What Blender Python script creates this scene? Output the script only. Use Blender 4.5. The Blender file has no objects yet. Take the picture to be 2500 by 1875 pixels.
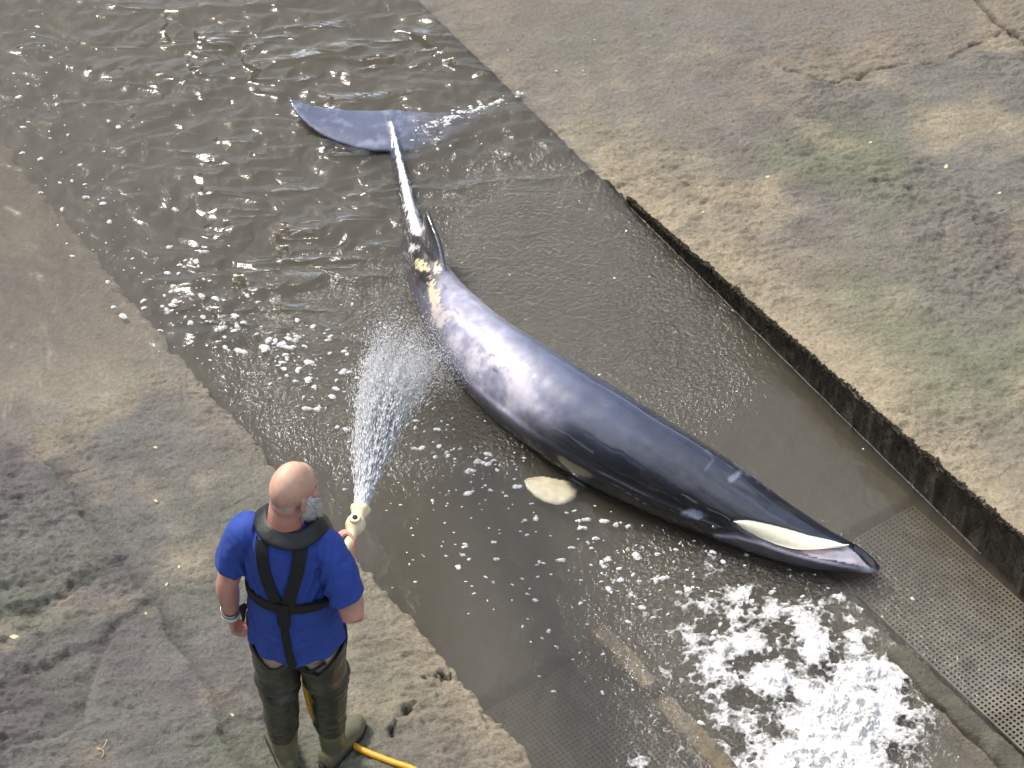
import bpy, bmesh, math, random
import numpy as np
from mathutils import Vector, Matrix
from mathutils.bvhtree import BVHTree

random.seed(7)
RNG = np.random.default_rng(11)
SC = bpy.context.scene
COL = SC.collection
R = math.radians

# ------------------------------------------------------------------ camera
FPX, PITCH, CAMH = 6200.0, R(48), 8.36          # focal length in photo pixels, depression, height above water
cam = bpy.data.cameras.new('camera')
cam.sensor_width = 36.0
cam.lens = 36.0 * FPX / 2500.0
cam.clip_end = 1500
cam_o = bpy.data.objects.new('camera', cam)
COL.objects.link(cam_o)
cam_o.location = (0, 0, CAMH)
cam_o.rotation_euler = (R(90) - PITCH, 0, 0)
SC.camera = cam_o

# ------------------------------------------------------------------ sky and sun
SUN_DIR = Vector((-0.52, 0.46, 0.76)).normalized()      # towards the sun: veiled, high on the left
SUN_EL = math.asin(SUN_DIR.z)
SUN_AZ = math.atan2(SUN_DIR.x, SUN_DIR.y)
world = bpy.data.worlds.new('World')
SC.world = world
world.use_nodes = True
wn, wl = world.node_tree.nodes, world.node_tree.links
wn.clear()
wo = wn.new('ShaderNodeOutputWorld')
bg = wn.new('ShaderNodeBackground')
sky = wn.new('ShaderNodeTexSky')
sky.sky_type = 'NISHITA'
sky.sun_disc = False
sky.sun_elevation = SUN_EL
sky.sun_rotation = SUN_AZ
sky.air_density = 1.0
sky.dust_density = 4.0
sky.ozone_density = 1.0
# broken white cloud over the whole sky
tc = wn.new('ShaderNodeTexCoord')
mp = wn.new('ShaderNodeMapping')
mp.inputs['Scale'].default_value = (1.0, 1.0, 1.6)
cn = wn.new('ShaderNodeTexNoise')
cn.inputs['Scale'].default_value = 2.2
cn.inputs['Detail'].default_value = 6
cn.inputs['Roughness'].default_value = 0.55
cr = wn.new('ShaderNodeValToRGB')
cr.color_ramp.elements[0].position = 0.38
cr.color_ramp.elements[0].color = (0, 0, 0, 1)
cr.color_ramp.elements[1].position = 0.66
cr.color_ramp.elements[1].color = (0.85, 0.85, 0.85, 1)
cm = wn.new('ShaderNodeMixRGB')
cm.inputs['Color2'].default_value = (10.6, 11.2, 12.2, 1)
wl.new(tc.outputs['Generated'], mp.inputs['Vector'])
wl.new(mp.outputs['Vector'], cn.inputs['Vector'])
wl.new(cn.outputs['Fac'], cr.inputs['Fac'])
wl.new(cr.outputs['Color'], cm.inputs['Fac'])
wl.new(sky.outputs['Color'], cm.inputs['Color1'])
wl.new(cm.outputs['Color'], bg.inputs['Color'])
bg.inputs['Strength'].default_value = 0.115
wl.new(bg.outputs['Background'], wo.inputs['Surface'])

sun = bpy.data.lights.new('sun', 'SUN')
sun.energy = 2.7
sun.angle = R(11)
sun.color = (1.0, 0.955, 0.88)
sun_o = bpy.data.objects.new('sun', sun)
COL.objects.link(sun_o)
sun_o.rotation_euler = (-SUN_DIR).to_track_quat('-Z', 'Y').to_euler()
sun_o.location = SUN_DIR * 40

SC.view_settings.view_transform = 'Standard'
SC.view_settings.look = 'None'
SC.view_settings.gamma = 1.0
SC.view_settings.exposure = 0.5
SC.render.engine = 'CYCLES'
SC.cycles.use_denoising = True
SC.cycles.max_bounces = 8
SC.cycles.transparent_max_bounces = 24
SC.cycles.volume_bounces = 1
SC.cycles.caustics_reflective = False

# ------------------------------------------------------------------ helpers
FW = np.array([0, math.cos(PITCH), -math.sin(PITCH)])
UPV = np.array([0, math.sin(PITCH), math.cos(PITCH)])


def at(px, py, z=0.0):
    """photo pixel -> world point on the level z"""
    d = FW + (px - 1250) / FPX * np.array([1., 0, 0]) + (937.5 - py) / FPX * UPV
    t = (z - CAMH) / d[2]
    return np.array([0, 0, CAMH]) + t * d


def proj(P):
    P = np.asarray(P, float) - np.array([0, 0, CAMH])
    dep = P @ FW
    return 1250 + FPX * P[..., 0] / dep, 937.5 - FPX * (P @ UPV) / dep


AX = R(-56)                                   # direction of the slipway, up the slope
DV = np.array([math.cos(AX), math.sin(AX)])
EV = np.array([-math.sin(AX), math.cos(AX)])
BL, BR = 3.07, 5.31                           # left and right edge of the sunken bay
SLOPE = 0.095


def bank_z(a): return np.where(np.asarray(a) > -7.2, SLOPE, 0.013) * (np.clip(a, -30, 4) + 7.2)
def floor_z(a): return SLOPE * (np.clip(a, -30, 4) + 3.9)
def xy(a, b): return a * DV[0] + b * EV[0], a * DV[1] + b * EV[1]
def ab(x, y): return x * DV[0] + y * DV[1], x * EV[0] + y * EV[1]


_perm = np.random.default_rng(3).permutation(512)
_perm = np.concatenate([_perm, _perm, _perm])
_grad = np.random.default_rng(5).normal(size=(512, 3))
_grad /= np.linalg.norm(_grad, axis=1)[:, None]


def perlin(x, y, z=0.0):
    x, y, z = np.broadcast_arrays(np.asarray(x, float), np.asarray(y, float), np.asarray(z, float))
    xi, yi, zi = (np.floor(v).astype(int) for v in (x, y, z))
    xf, yf, zf = x - xi, y - yi, z - zi
    u, v, w = (t * t * t * (t * (t * 6 - 15) + 10) for t in (xf, yf, zf))
    out = 0
    for dx in (0, 1):
        for dy in (0, 1):
            for dz in (0, 1):
                h = _perm[_perm[_perm[(xi + dx) & 511] + ((yi + dy) & 511)] + ((zi + dz) & 511)]
                g = _grad[h]
                dot = g[..., 0] * (xf - dx) + g[..., 1] * (yf - dy) + g[..., 2] * (zf - dz)
                out = out + dot * (u if dx else 1 - u) * (v if dy else 1 - v) * (w if dz else 1 - w)
    return out


def fbm(x, y, z=0.0, octv=5, gain=0.5):
    s, a, f = 0, 1.0, 1.0
    for i in range(octv):
        s = s + a * perlin(np.asarray(x) * f + 17.3 * i, np.asarray(y) * f - 9.1 * i, np.asarray(z) * f + 4.7 * i)
        a *= gain
        f *= 2.03
    return s


def worley(x, y, seed=0):
    xi, yi = np.floor(x).astype(int), np.floor(y).astype(int)
    best = np.full(np.shape(x), 9.0)
    for dx in (-1, 0, 1):
        for dy in (-1, 0, 1):
            cx, cy = xi + dx, yi + dy
            h = _perm[_perm[(cx + seed) & 511] + (cy & 511)]
            h2 = _perm[h + 77]
            d = np.hypot(cx + h / 512. - x, cy + h2 / 512. - y)
            best = np.minimum(best, d)
    return best


def sstep(e0, e1, x):
    t = np.clip((np.asarray(x, float) - e0) / (e1 - e0), 0, 1)
    return t * t * (3 - 2 * t)


def seg_dist(px, py, line):
    best = np.full(np.shape(px), 1e9)
    for (x0, y0), (x1, y1) in zip(line[:-1], line[1:]):
        dx, dy = x1 - x0, y1 - y0
        t = np.clip(((px - x0) * dx + (py - y0) * dy) / (dx * dx + dy * dy + 1e-12), 0, 1)
        best = np.minimum(best, np.hypot(px - x0 - t * dx, py - y0 - t * dy))
    return best


def in_poly(px, py, poly):
    inside = np.zeros(np.shape(px), bool)
    n = len(poly)
    for i in range(n):
        x0, y0 = poly[i]
        x1, y1 = poly[(i + 1) % n]
        if y0 == y1:
            continue
        c = ((y0 > py) != (y1 > py)) & (px < (x1 - x0) * (py - y0) / (y1 - y0) + x0)
        inside ^= c
    return inside


def catmull(pts, n):
    """smooth curve through rows of pts, n samples evenly spaced in knot space"""
    P = np.asarray(pts, float)
    P = np.vstack([2 * P[0] - P[1], P, 2 * P[-1] - P[-2]])
    k = len(P) - 3
    out = []
    for u in np.linspace(0, k - 1e-9, n):
        i = int(u)
        t = u - i
        p0, p1, p2, p3 = P[i:i + 4]
        out.append(0.5 * ((2 * p1) + (-p0 + p2) * t + (2 * p0 - 5 * p1 + 4 * p2 - p3) * t * t + (-p0 + 3 * p1 - 3 * p2 + p3) * t ** 3))
    return np.array(out)


def new_mesh(name, V, Fs, smooth=True, col=None, mats=None, mat_idx=None, attrs=None):
    V = np.asarray(V, np.float32)
    me = bpy.data.meshes.new(name)
    if isinstance(Fs, np.ndarray):
        k = Fs.shape[1]
        me.vertices.add(len(V))
        me.vertices.foreach_set('co', V.ravel())
        me.loops.add(Fs.size)
        me.loops.foreach_set('vertex_index', Fs.astype(np.int32).ravel())
        me.polygons.add(len(Fs))
        me.polygons.foreach_set('loop_start', np.arange(0, Fs.size, k, dtype=np.int32))
        me.update(calc_edges=True)
    else:
        me.from_pydata([tuple(v) for v in V], [], [tuple(f) for f in Fs])
        me.update()
    me.validate()
    me.polygons.foreach_set('use_smooth', np.full(len(me.polygons), smooth))
    if col is not None:
        set_col(me, col)
    if attrs:
        for k2, v2 in attrs.items():
            at_ = me.attributes.new(k2, 'FLOAT', 'POINT')
            at_.data.foreach_set('value', np.asarray(v2, np.float32))
    for m in (mats or []):
        me.materials.append(m)
    if mat_idx is not None:
        me.polygons.foreach_set('material_index', np.asarray(mat_idx, np.int32))
    return me


def set_col(me, col, name='Col'):
    c = np.ones((len(me.vertices), 4), np.float32)
    c[:, :3] = col
    a_ = me.color_attributes.new(name, 'FLOAT_COLOR', 'POINT')
    a_.data.foreach_set('color', c.ravel())


def mco(me):
    v = np.empty(len(me.vertices) * 3, np.float32)
    me.vertices.foreach_get('co', v)
    return v.reshape(-1, 3).astype(float)


def mno(me):
    v = np.empty(len(me.vertices) * 3, np.float32)
    me.vertex_normals.foreach_get('vector', v)
    return v.reshape(-1, 3).astype(float)


def obj(name, me, parent=None, label=None, cat=None, group=None, kind=None):
    o = bpy.data.objects.new(name, me)
    COL.objects.link(o)
    if parent is not None:
        o.parent = parent
    if label:
        o['label'] = label
    if cat:
        o['category'] = cat
    if group:
        o['group'] = group
    if kind:
        o['kind'] = kind
    return o


def grid_faces(n, m, wrap=False):
    i, j = np.meshgrid(np.arange(n - 1), np.arange(m if wrap else m - 1), indexing='ij')
    j2 = (j + 1) % m
    return np.stack([i * m + j, i * m + j2, (i + 1) * m + j2, (i + 1) * m + j], -1).reshape(-1, 4)


def loft(C, ru, rv, up=(0, 0, 1), M=20, U=None, W=None, power=2.0):
    """closed tube through centres C with half sizes ru (sideways) and rv (up)"""
    C = np.asarray(C, float)
    n = len(C)
    ru, rv = np.broadcast_to(ru, n), np.broadcast_to(rv, n)
    T = np.gradient(C, axis=0)
    T /= np.linalg.norm(T, axis=1)[:, None] + 1e-12
    up = np.asarray(up, float)
    S = np.cross(T, up)
    S /= np.linalg.norm(S, axis=1)[:, None] + 1e-12
    N = np.cross(S, T)
    th = np.linspace(0, 2 * math.pi, M, endpoint=False)
    c, s = np.cos(th), np.sin(th)
    if power != 2.0:
        c = np.sign(c) * np.abs(c) ** (2 / power)
        s = np.sign(s) * np.abs(s) ** (2 / power)
    V = C[:, None] + S[:, None] * (ru[:, None] * c)[..., None] + N[:, None] * (rv[:, None] * s)[..., None]
    V = V.reshape(-1, 3)
    F = [tuple(f) for f in grid_faces(n, M, True)]
    F = [tuple(reversed(f)) for f in F]
    V = np.vstack([V, C[0], C[-1]])
    a0, a1 = n * M, n * M + 1
    for j in range(M):
        F.append((a0, (j + 1) % M, j)[::-1])
        F.append((a1, (n - 1) * M + j, (n - 1) * M + (j + 1) % M)[::-1])
    return V, F


def ellipsoid(c, r, rot=None, n=16, m=24):
    ph = np.linspace(0.02, math.pi - 0.02, n)
    V = []
    for p in ph:
        for t in np.linspace(0, 2 * math.pi, m, endpoint=False):
            V.append((math.sin(p) * math.cos(t), math.sin(p) * math.sin(t), math.cos(p)))
    V = np.array(V) * np.asarray(r)
    if rot is not None:
        V = V @ np.array(rot).T
    V = V + np.asarray(c)
    F = [tuple(f) for f in grid_faces(n, m, True)]
    F.append(tuple(range(m))[::-1])
    F.append(tuple(range((n - 1) * m, n * m)))
    return V, F


def join(parts):
    V, F, k = [], [], 0
    for v, f in parts:
        V.append(np.asarray(v, float))
        F += [tuple(int(i) + k for i in q) for q in f]
        k += len(v)
    return np.vstack(V), F


def fuse(parts, voxel, smooth=4, factor=0.5):
    """weld overlapping closed pieces into one continuous skin"""
    V, F = join(parts)
    me = new_mesh('tmp', V, F)
    bm = bmesh.new()
    bm.from_mesh(me)
    bmesh.ops.recalc_face_normals(bm, faces=bm.faces)
    bm.to_mesh(me)
    bm.free()
    o = bpy.data.objects.new('tmp', me)
    COL.objects.link(o)
    m = o.modifiers.new('r', 'REMESH')
    m.mode = 'VOXEL'
    m.voxel_size = voxel
    if smooth:
        s = o.modifiers.new('s', 'SMOOTH')
        s.iterations = smooth
        s.factor = factor
    dg = bpy.context.evaluated_depsgraph_get()
    out = bpy.data.meshes.new_from_object(o.evaluated_get(dg))
    bpy.data.objects.remove(o)
    bpy.data.meshes.remove(me)
    out.materials.clear()
    out.polygons.foreach_set('use_smooth', np.full(len(out.polygons), True))
    return out


# ------------------------------------------------------------------ materials
class Mat:
    def __init__(s, name):
        s.m = bpy.data.materials.new(name)
        s.m.use_nodes = True
        s.n, s.l = s.m.node_tree.nodes, s.m.node_tree.links
        s.b = s.n['Principled BSDF']
        s.out = s.n['Material Output']

    def new(s, t, **k):
        nd = s.n.new(t)
        for a_, v in k.items():
            nd.inputs[a_.replace('_', ' ')].default_value = v
        return nd

    def coord(s):
        t = s.new('ShaderNodeTexCoord')
        return t.outputs['Object']

    def noise(s, scale, detail=4, rough=0.5, vec=None, dist=0.0):
        nd = s.new('ShaderNodeTexNoise', Scale=scale, Detail=detail, Roughness=rough, Distortion=dist)
        s.l.new(vec or s.coord(), nd.inputs['Vector'])
        return nd.outputs['Fac']

    def ramp(s, fac, stops):
        r = s.new('ShaderNodeValToRGB')
        e = r.color_ramp.elements
        while len(e) < len(stops):
            e.new(0.5)
        for q, (p, c) in zip(e, stops):
            q.position = p
            q.color = (*c, 1) if len(c) == 3 else c
        s.l.new(fac, r.inputs['Fac'])
        return r.outputs['Color']

    def mix(s, fac, a_, b_, mode='MIX'):
        m = s.new('ShaderNodeMixRGB')
        m.blend_type = mode
        for i, v in (('Fac', fac), ('Color1', a_), ('Color2', b_)):
            if isinstance(v, (int, float)):
                m.inputs[i].default_value = v
            elif isinstance(v, tuple):
                m.inputs[i].default_value = (*v, 1) if len(v) == 3 else v
            else:
                s.l.new(v, m.inputs[i])
        return m.outputs['Color']

    def attr(s, name, out='Color'):
        a_ = s.new('ShaderNodeAttribute')
        a_.attribute_name = name
        return a_.outputs[out]

    def bump(s, height, strength=0.4, dist=0.01, prev=None):
        b_ = s.new('ShaderNodeBump', Strength=strength, Distance=dist)
        s.l.new(height, b_.inputs['Height'])
        if prev is not None:
            s.l.new(prev, b_.inputs['Normal'])
        return b_.outputs['Normal']

    def set(s, **k):
        for a_, v in k.items():
            a_ = a_.replace('_', ' ')
            if isinstance(v, (int, float, tuple)):
                if isinstance(v, tuple) and len(v) == 3 and 'Color' in a_:
                    v = (*v, 1)
                s.b.inputs[a_].default_value = v
            else:
                s.l.new(v, s.b.inputs[a_])
        return s


def simple(name, c, rough=0.6, var=0.25, scale=30, bump=0.15, bdist=0.002, **k):
    m = Mat(name)
    f = m.noise(scale, 5, 0.6)
    lo = tuple(x * (1 - var) for x in c)
    hi = tuple(min(1, x * (1 + var)) for x in c)
    m.set(Base_Color=m.ramp(f, [(0.3, lo), (0.7, hi)]), Roughness=rough, **k)
    if bump:
        m.set(Normal=m.bump(m.noise(scale * 3, 4, 0.6), bump, bdist))
    return m.m


def concrete_mat(name, rough=0.85, fine=1.0):
    m = Mat(name)
    co = m.coord()
    base = m.attr('Col')
    n1 = m.noise(55, 6, 0.65, co)
    n2 = m.noise(230, 3, 0.6, co)
    c = m.mix(1.0, base, m.ramp(n1, [(0.25, (0.72, 0.71, 0.70)), (0.75, (1.25, 1.25, 1.24))]), 'MULTIPLY')
    c = m.mix(1.0, c, m.ramp(n2, [(0.2, (0.82, 0.82, 0.82)), (0.8, (1.16, 1.16, 1.16))]), 'MULTIPLY')
    sp = m.noise(620, 2, 0.5, co)
    c = m.mix(1.0, c, m.ramp(sp, [(0.32, (0.62, 0.61, 0.60)), (0.45, (1, 1, 1)), (0.60, (1, 1, 1)), (0.72, (1.35, 1.33, 1.28))]), 'MULTIPLY')
    vo = m.new('ShaderNodeTexVoronoi', Scale=75.0)
    m.l.new(co, vo.inputs['Vector'])
    pits = m.ramp(vo.outputs['Distance'], [(0.10, (0.55, 0.54, 0.52)), (0.24, (1, 1, 1))])
    pg = m.ramp(m.noise(14, 4, 0.6, co), [(0.50, (0, 0, 0)), (0.62, (1, 1, 1))])
    c = m.mix(pg, c, m.mix(1.0, c, pits, 'MULTIPLY'))
    m.set(Base_Color=c, Roughness=rough, Specular_IOR_Level=0.3)
    nb = m.bump(m.noise(38, 7, 0.72, co), 1.0 * fine, 0.034)
    m.set(Normal=m.bump(n2, 0.4 * fine, 0.004, nb))
    return m.m


M_BANK = concrete_mat('weathered concrete')
M_FLOOR = concrete_mat('silty slipway floor', 0.7, 0.7)
M_BEAM = concrete_mat('wet kerb concrete', 0.45)


def moss_mat():
    m = Mat('dark algae')
    co = m.coord()
    c = m.ramp(m.noise(30, 6, 0.7, co), [(0.3, (0.016, 0.012, 0.006)), (0.6, (0.045, 0.034, 0.017)), (0.8, (0.085, 0.065, 0.032))])
    m.set(Base_Color=c, Roughness=0.55)
    m.set(Normal=m.bump(m.noise(120, 5, 0.7, co), 0.9, 0.02))
    return m.m


M_MOSS = moss_mat()


def water_mat():
    m = Mat('murky river water')
    m.n.remove(m.b)
    co = m.coord()
    rip = m.attr('ripple', 'Fac')
    chop = m.attr('chop', 'Fac')

    def math_(op, a_, b_=None, clamp=False):
        nd = m.new('ShaderNodeMath')
        nd.operation = op
        nd.use_clamp = clamp
        for k, v in enumerate((a_, b_)):
            if v is None:
                continue
            if isinstance(v, (int, float)):
                nd.inputs[k].default_value = v
            else:
                m.l.new(v, nd.inputs[k])
        return nd.outputs[0]

    def crests(sx, sy, rot, sharp, power, off):
        """thin curved wave crests, long across the picture and short along it"""
        mp_ = m.new('ShaderNodeMapping')
        mp_.inputs['Scale'].default_value = (sx, sy, 1)
        mp_.inputs['Rotation'].default_value = (0, 0, R(rot))
        mp_.inputs['Location'].default_value = (off, off * 0.7, off)
        m.l.new(co, mp_.inputs['Vector'])
        f = m.noise(1.0, 1.5, 0.45, mp_.outputs['Vector'], 0.45)
        d = math_('ABSOLUTE', math_('SUBTRACT', f, 0.5))
        r_ = math_('SUBTRACT', 1.0, math_('MULTIPLY', d, sharp), True)
        return math_('POWER', r_, power)
    gate = math_('MULTIPLY', math_('SUBTRACT', m.noise(3.2, 2, 0.5, co), 0.42), 6.0, True)
    gate2 = math_('MULTIPLY', math_('SUBTRACT', m.noise(4.1, 2, 0.5, co, 0.5), 0.45), 6.0, True)
    c1 = math_('MULTIPLY', crests(0.95, 3.7, 4, 6.0, 1.5, 5.3), gate)
    c2 = math_('MULTIPLY', crests(1.7, 6.4, -8, 6.0, 1.6, 12.9), gate2)
    h = math_('ADD', math_('MULTIPLY', c1, 1.0), math_('MULTIPLY', c2, 0.55))
    h = math_('MULTIPLY', h, chop)
    b0 = m.bump(m.noise(7, 3, 0.5, co, 0.6), 0.35, 0.03)
    b1 = m.bump(h, 1.0, 0.042, b0)
    b2 = m.bump(math_('MULTIPLY', m.noise(46, 3, 0.6, co, 0.4), rip), 1.0, 0.024, b1)
    fr = m.new('ShaderNodeLayerWeight', Blend=0.5)          # Schlick reflectance, the same from above and below
    m.l.new(b2, fr.inputs['Normal'])
    refl = math_('ADD', math_('MULTIPLY', math_('POWER', fr.outputs['Facing'], 4.0), 0.9), 0.04)
    gl = m.new('ShaderNodeBsdfGlossy', Roughness=0.17)
    gl.inputs['Color'].default_value = (1, 1, 1, 1)
    m.l.new(b2, gl.inputs['Normal'])
    tr = m.new('ShaderNodeBsdfTransparent')
    mx = m.new('ShaderNodeMixShader')
    m.l.new(refl, mx.inputs['Fac'])
    m.l.new(tr.outputs[0], mx.inputs[1])
    m.l.new(gl.outputs[0], mx.inputs[2])
    m.l.new(mx.outputs[0], m.out.inputs['Surface'])
    pv = m.new('ShaderNodeVolumePrincipled')
    pv.inputs['Color'].default_value = (0.41, 0.37, 0.285, 1)
    pv.inputs['Density'].default_value = 7.0
    pv.inputs['Anisotropy'].default_value = 0.2
    m.l.new(pv.outputs[0], m.out.inputs['Volume'])
    return m.m


M_WATER = water_mat()


def foam_mat():
    m = Mat('white foam')
    co = m.coord()
    c = m.ramp(m.noise(60, 5, 0.65, co), [(0.30, (0.50, 0.48, 0.42)), (0.50, (0.74, 0.74, 0.73)), (0.68, (0.84, 0.84, 0.84))])
    vo = m.new('ShaderNodeTexVoronoi', Scale=160.0)
    m.l.new(co, vo.inputs['Vector'])
    nb = m.bump(m.noise(30, 6, 0.6, co), 0.6, 0.02)
    m.set(Base_Color=c, Roughness=0.5, Normal=m.bump(vo.outputs['Distance'], 0.4, 0.005, nb))
    tr = m.new('ShaderNodeBsdfTransparent')
    mx = m.new('ShaderNodeMixShader')
    th = m.new('ShaderNodeMath')
    th.operation = 'MULTIPLY_ADD'
    th.use_clamp = True
    m.l.new(m.ramp(m.noise(85, 4, 0.7, co), [(0.3, (0.35, 0.35, 0.35)), (0.6, (1.3, 1.3, 1.3))]), th.inputs[0])
    m.l.new(m.attr('thick', 'Fac'), th.inputs[1])
    th.inputs[2].default_value = 0.0
    m.l.new(th.outputs[0], mx.inputs['Fac'])
    m.l.new(tr.outputs[0], mx.inputs[1])
    m.l.new(m.b.outputs[0], mx.inputs[2])
    m.l.new(mx.outputs[0], m.out.inputs['Surface'])
    return m.m


M_FOAM = foam_mat()


def spray_mat():
    m = Mat('spray droplets')
    tr = m.new('ShaderNodeBsdfTransparent')
    mx = m.new('ShaderNodeMixShader', Fac=0.88)
    m.set(Base_Color=(0.93, 0.94, 0.96), Roughness=0.25, Transmission_Weight=0.0)
    tl = m.new('ShaderNodeBsdfTranslucent')
    tl.inputs['Color'].default_value = (0.93, 0.94, 0.96, 1)
    ad = m.new('ShaderNodeMixShader', Fac=0.5)
    m.l.new(m.b.outputs[0], ad.inputs[1])
    m.l.new(tl.outputs[0], ad.inputs[2])
    m.l.new(tr.outputs[0], mx.inputs[1])
    m.l.new(ad.outputs[0], mx.inputs[2])
    m.l.new(mx.outputs[0], m.out.inputs['Surface'])
    return m.m


M_SPRAY = spray_mat()


def whale_mat():
    m = Mat('wet whale skin')
    co = m.coord()
    base = m.attr('Col')
    c = m.mix(1.0, base, m.ramp(m.noise(14, 6, 0.65, co, 0.5), [(0.25, (0.78, 0.78, 0.80)), (0.75, (1.2, 1.2, 1.2))]), 'MULTIPLY')
    m.set(Base_Color=c, Roughness=m.ramp(m.noise(10, 4, 0.6, co), [(0.3, (0.38, 0.38, 0.38)), (0.7, (0.58, 0.58, 0.58))]),
          Specular_IOR_Level=0.35, Coat_Weight=1.0, Coat_Roughness=0.05, Coat_IOR=1.55)
    nb = m.bump(m.noise(16, 3, 0.5, co), 0.12, 0.01)
    m.set(Normal=m.bump(m.noise(150, 4, 0.6, co), 0.12, 0.002, nb))
    return m.m


M_WHALE = whale_mat()
M_BALEEN = simple('cream baleen', (0.90, 0.84, 0.66), 0.55, 0.08, 60, 0.2)


def steel_mat():
    m = Mat('perforated plate')
    co = m.coord()
    c = m.ramp(m.noise(9, 7, 0.72, co), [(0.3, (0.07, 0.062, 0.045)), (0.5, (0.15, 0.135, 0.105)), (0.72, (0.22, 0.195, 0.155))])
    m.set(Base_Color=c, Roughness=0.6, Specular_IOR_Level=0.4)
    m.set(Normal=m.bump(m.noise(120, 4, 0.6, co), 0.3, 0.003))
    return m.m


M_GRATE = steel_mat()


def attr_mat(name, rough=0.5, bscale=140, bump=0.15, **k):
    m = Mat(name)
    co = m.coord()
    c = m.mix(1.0, m.attr('Col'), m.ramp(m.noise(40, 5, 0.6, co), [(0.3, (0.9, 0.89, 0.88)), (0.7, (1.08, 1.08, 1.08))]), 'MULTIPLY')
    m.set(Base_Color=c, Roughness=rough, **k)
    m.set(Normal=m.bump(m.noise(bscale, 4, 0.6, co), bump, 0.002))
    return m.m


M_SKIN = attr_mat('skin', 0.48, 260, 0.12, Subsurface_Weight=0.12, Subsurface_Radius=(0.012, 0.005, 0.003))
M_SHIRT = simple('royal blue cotton', (0.028, 0.066, 0.33), 0.9, 0.12, 24, 0.25, 0.002)
M_KHAKI = simple('khaki cotton', (0.42, 0.36, 0.25), 0.9, 0.12, 30, 0.3)
M_WADER = simple('olive rubberised fabric', (0.040, 0.042, 0.030), 0.34, 0.45, 9, 0.15, 0.002)
M_BOOT = simple('olive rubber boot', (0.13, 0.125, 0.075), 0.38, 0.25, 12, 0.1)
M_SOLE = simple('black rubber sole', (0.015, 0.015, 0.014), 0.7, 0.2, 30, 0.2)
M_WEB = simple('black webbing', (0.008, 0.008, 0.010), 0.75, 0.2, 120, 0.4, 0.001)
M_VEST = simple('black life vest fabric', (0.014, 0.015, 0.018), 0.5, 0.3, 20, 0.4, 0.004)
M_HOSE = simple('yellow hose', (0.80, 0.42, 0.035), 0.45, 0.12, 40, 0.1)
M_NOZ = simple('cream plastic nozzle', (0.78, 0.70, 0.46), 0.4, 0.08, 30, 0.05)
M_BEARD = simple('white beard', (0.72, 0.72, 0.72), 0.8, 0.15, 200, 0.5)
M_WHITE = simple('white wrist band', (0.8, 0.8, 0.8), 0.45, 0.05, 40, 0.0)
M_METAL = simple('watch steel', (0.35, 0.34, 0.33), 0.3, 0.1, 40, 0.0, Metallic=0.9)
M_DARK = simple('painted hole shade', (0.03, 0.028, 0.022), 0.8, 0.2, 40, 0.0)
M_EYE = simple('eye', (0.02, 0.02, 0.022), 0.15, 0.1, 30, 0.0)
M_LEAF = simple('dry leaf', (0.60, 0.52, 0.32), 0.7, 0.3, 90, 0.2)
M_STEM = simple('dry stem', (0.5, 0.36, 0.2), 0.7, 0.3, 90, 0.2)
M_IRON = simple('dark painted iron', (0.035, 0.04, 0.04), 0.5, 0.3, 6, 0.2)

# ------------------------------------------------------------------ ground far around
e = 600
obj('ground', new_mesh('ground', [(-e, -e, -3.2), (e, -e, -3.2), (e, e, -3.2), (-e, e, -3.2)], [(0, 1, 2, 3)], False,
    col=np.full((4, 3), 0.2), mats=[M_FLOOR]), kind='structure')


# ------------------------------------------------------------------ the two concrete aprons
def axis(lo, hi, step, outer_lo, outer_hi):
    a0 = [lo - d for d in (0.1, 0.3, 0.8, 2, 5, 10) if lo - d > outer_lo] + [outer_lo]
    a1 = [hi + d for d in (0.1, 0.3, 0.8, 2, 5, 10) if hi + d < outer_hi] + [outer_hi]
    return np.array(sorted(a0) + list(np.arange(lo, hi + step / 2, step)) + sorted(a1))


def px_line(pts, z):
    return [tuple(at(x, y, z)[:2]) for x, y in pts]


def relief(X, Y):
    rot = R(12)
    u, v = X * math.cos(rot) + Y * math.sin(rot), -X * math.sin(rot) + Y * math.cos(rot)
    h = 0.020 * fbm(X * 1.7, Y * 1.7, 1.0, 3)
    patch = 0.55 + 0.9 * sstep(-0.3, 0.4, fbm(X * 1.2, Y * 1.2, 31.0, 3))
    h += 0.022 * patch * fbm(u * 8, v * 14, 2.0, 5, 0.6)
    h += 0.017 * patch * (0.28 - np.abs(fbm(u * 15, v * 24, 5.0, 4, 0.6)))
    h += 0.006 * patch * fbm(u * 34, v * 46, 15.0, 2)
    return h


def bank_colour(X, Y, warm_edge):
    g = np.array([0.222, 0.210, 0.185])
    green = np.array([0.205, 0.222, 0.155])
    mauve = np.array([0.190, 0.170, 0.160])
    tan = np.array([0.47, 0.395, 0.275])
    n1 = sstep(-0.15, 0.45, fbm(X * 0.9 + 3, Y * 0.9, 7.0, 4))[:, None]
    n2 = sstep(-0.05, 0.5, fbm(X * 1.1 - 8, Y * 1.1, 9.0, 4))[:, None]
    n3 = sstep(0.02, 0.45, fbm(X * 1.8 + 20, Y * 1.8, 12.0, 5))[:, None]
    c = g * (1 - n1) + green * n1
    c = c * (1 - n2) + mauve * n2
    c = c * (1 - 0.58 * n3) + tan * 0.58 * n3
    w = np.clip(warm_edge, 0, 1)[:, None]
    c = c * (1 - w) + tan * w
    c *= (1 + 0.27 * fbm(X * 6, Y * 6, 3.0, 5))[:, None]
    c = c * np.array([1.12, 1.12, 1.13])
    return np.clip(c, 0.02, 0.8)


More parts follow.
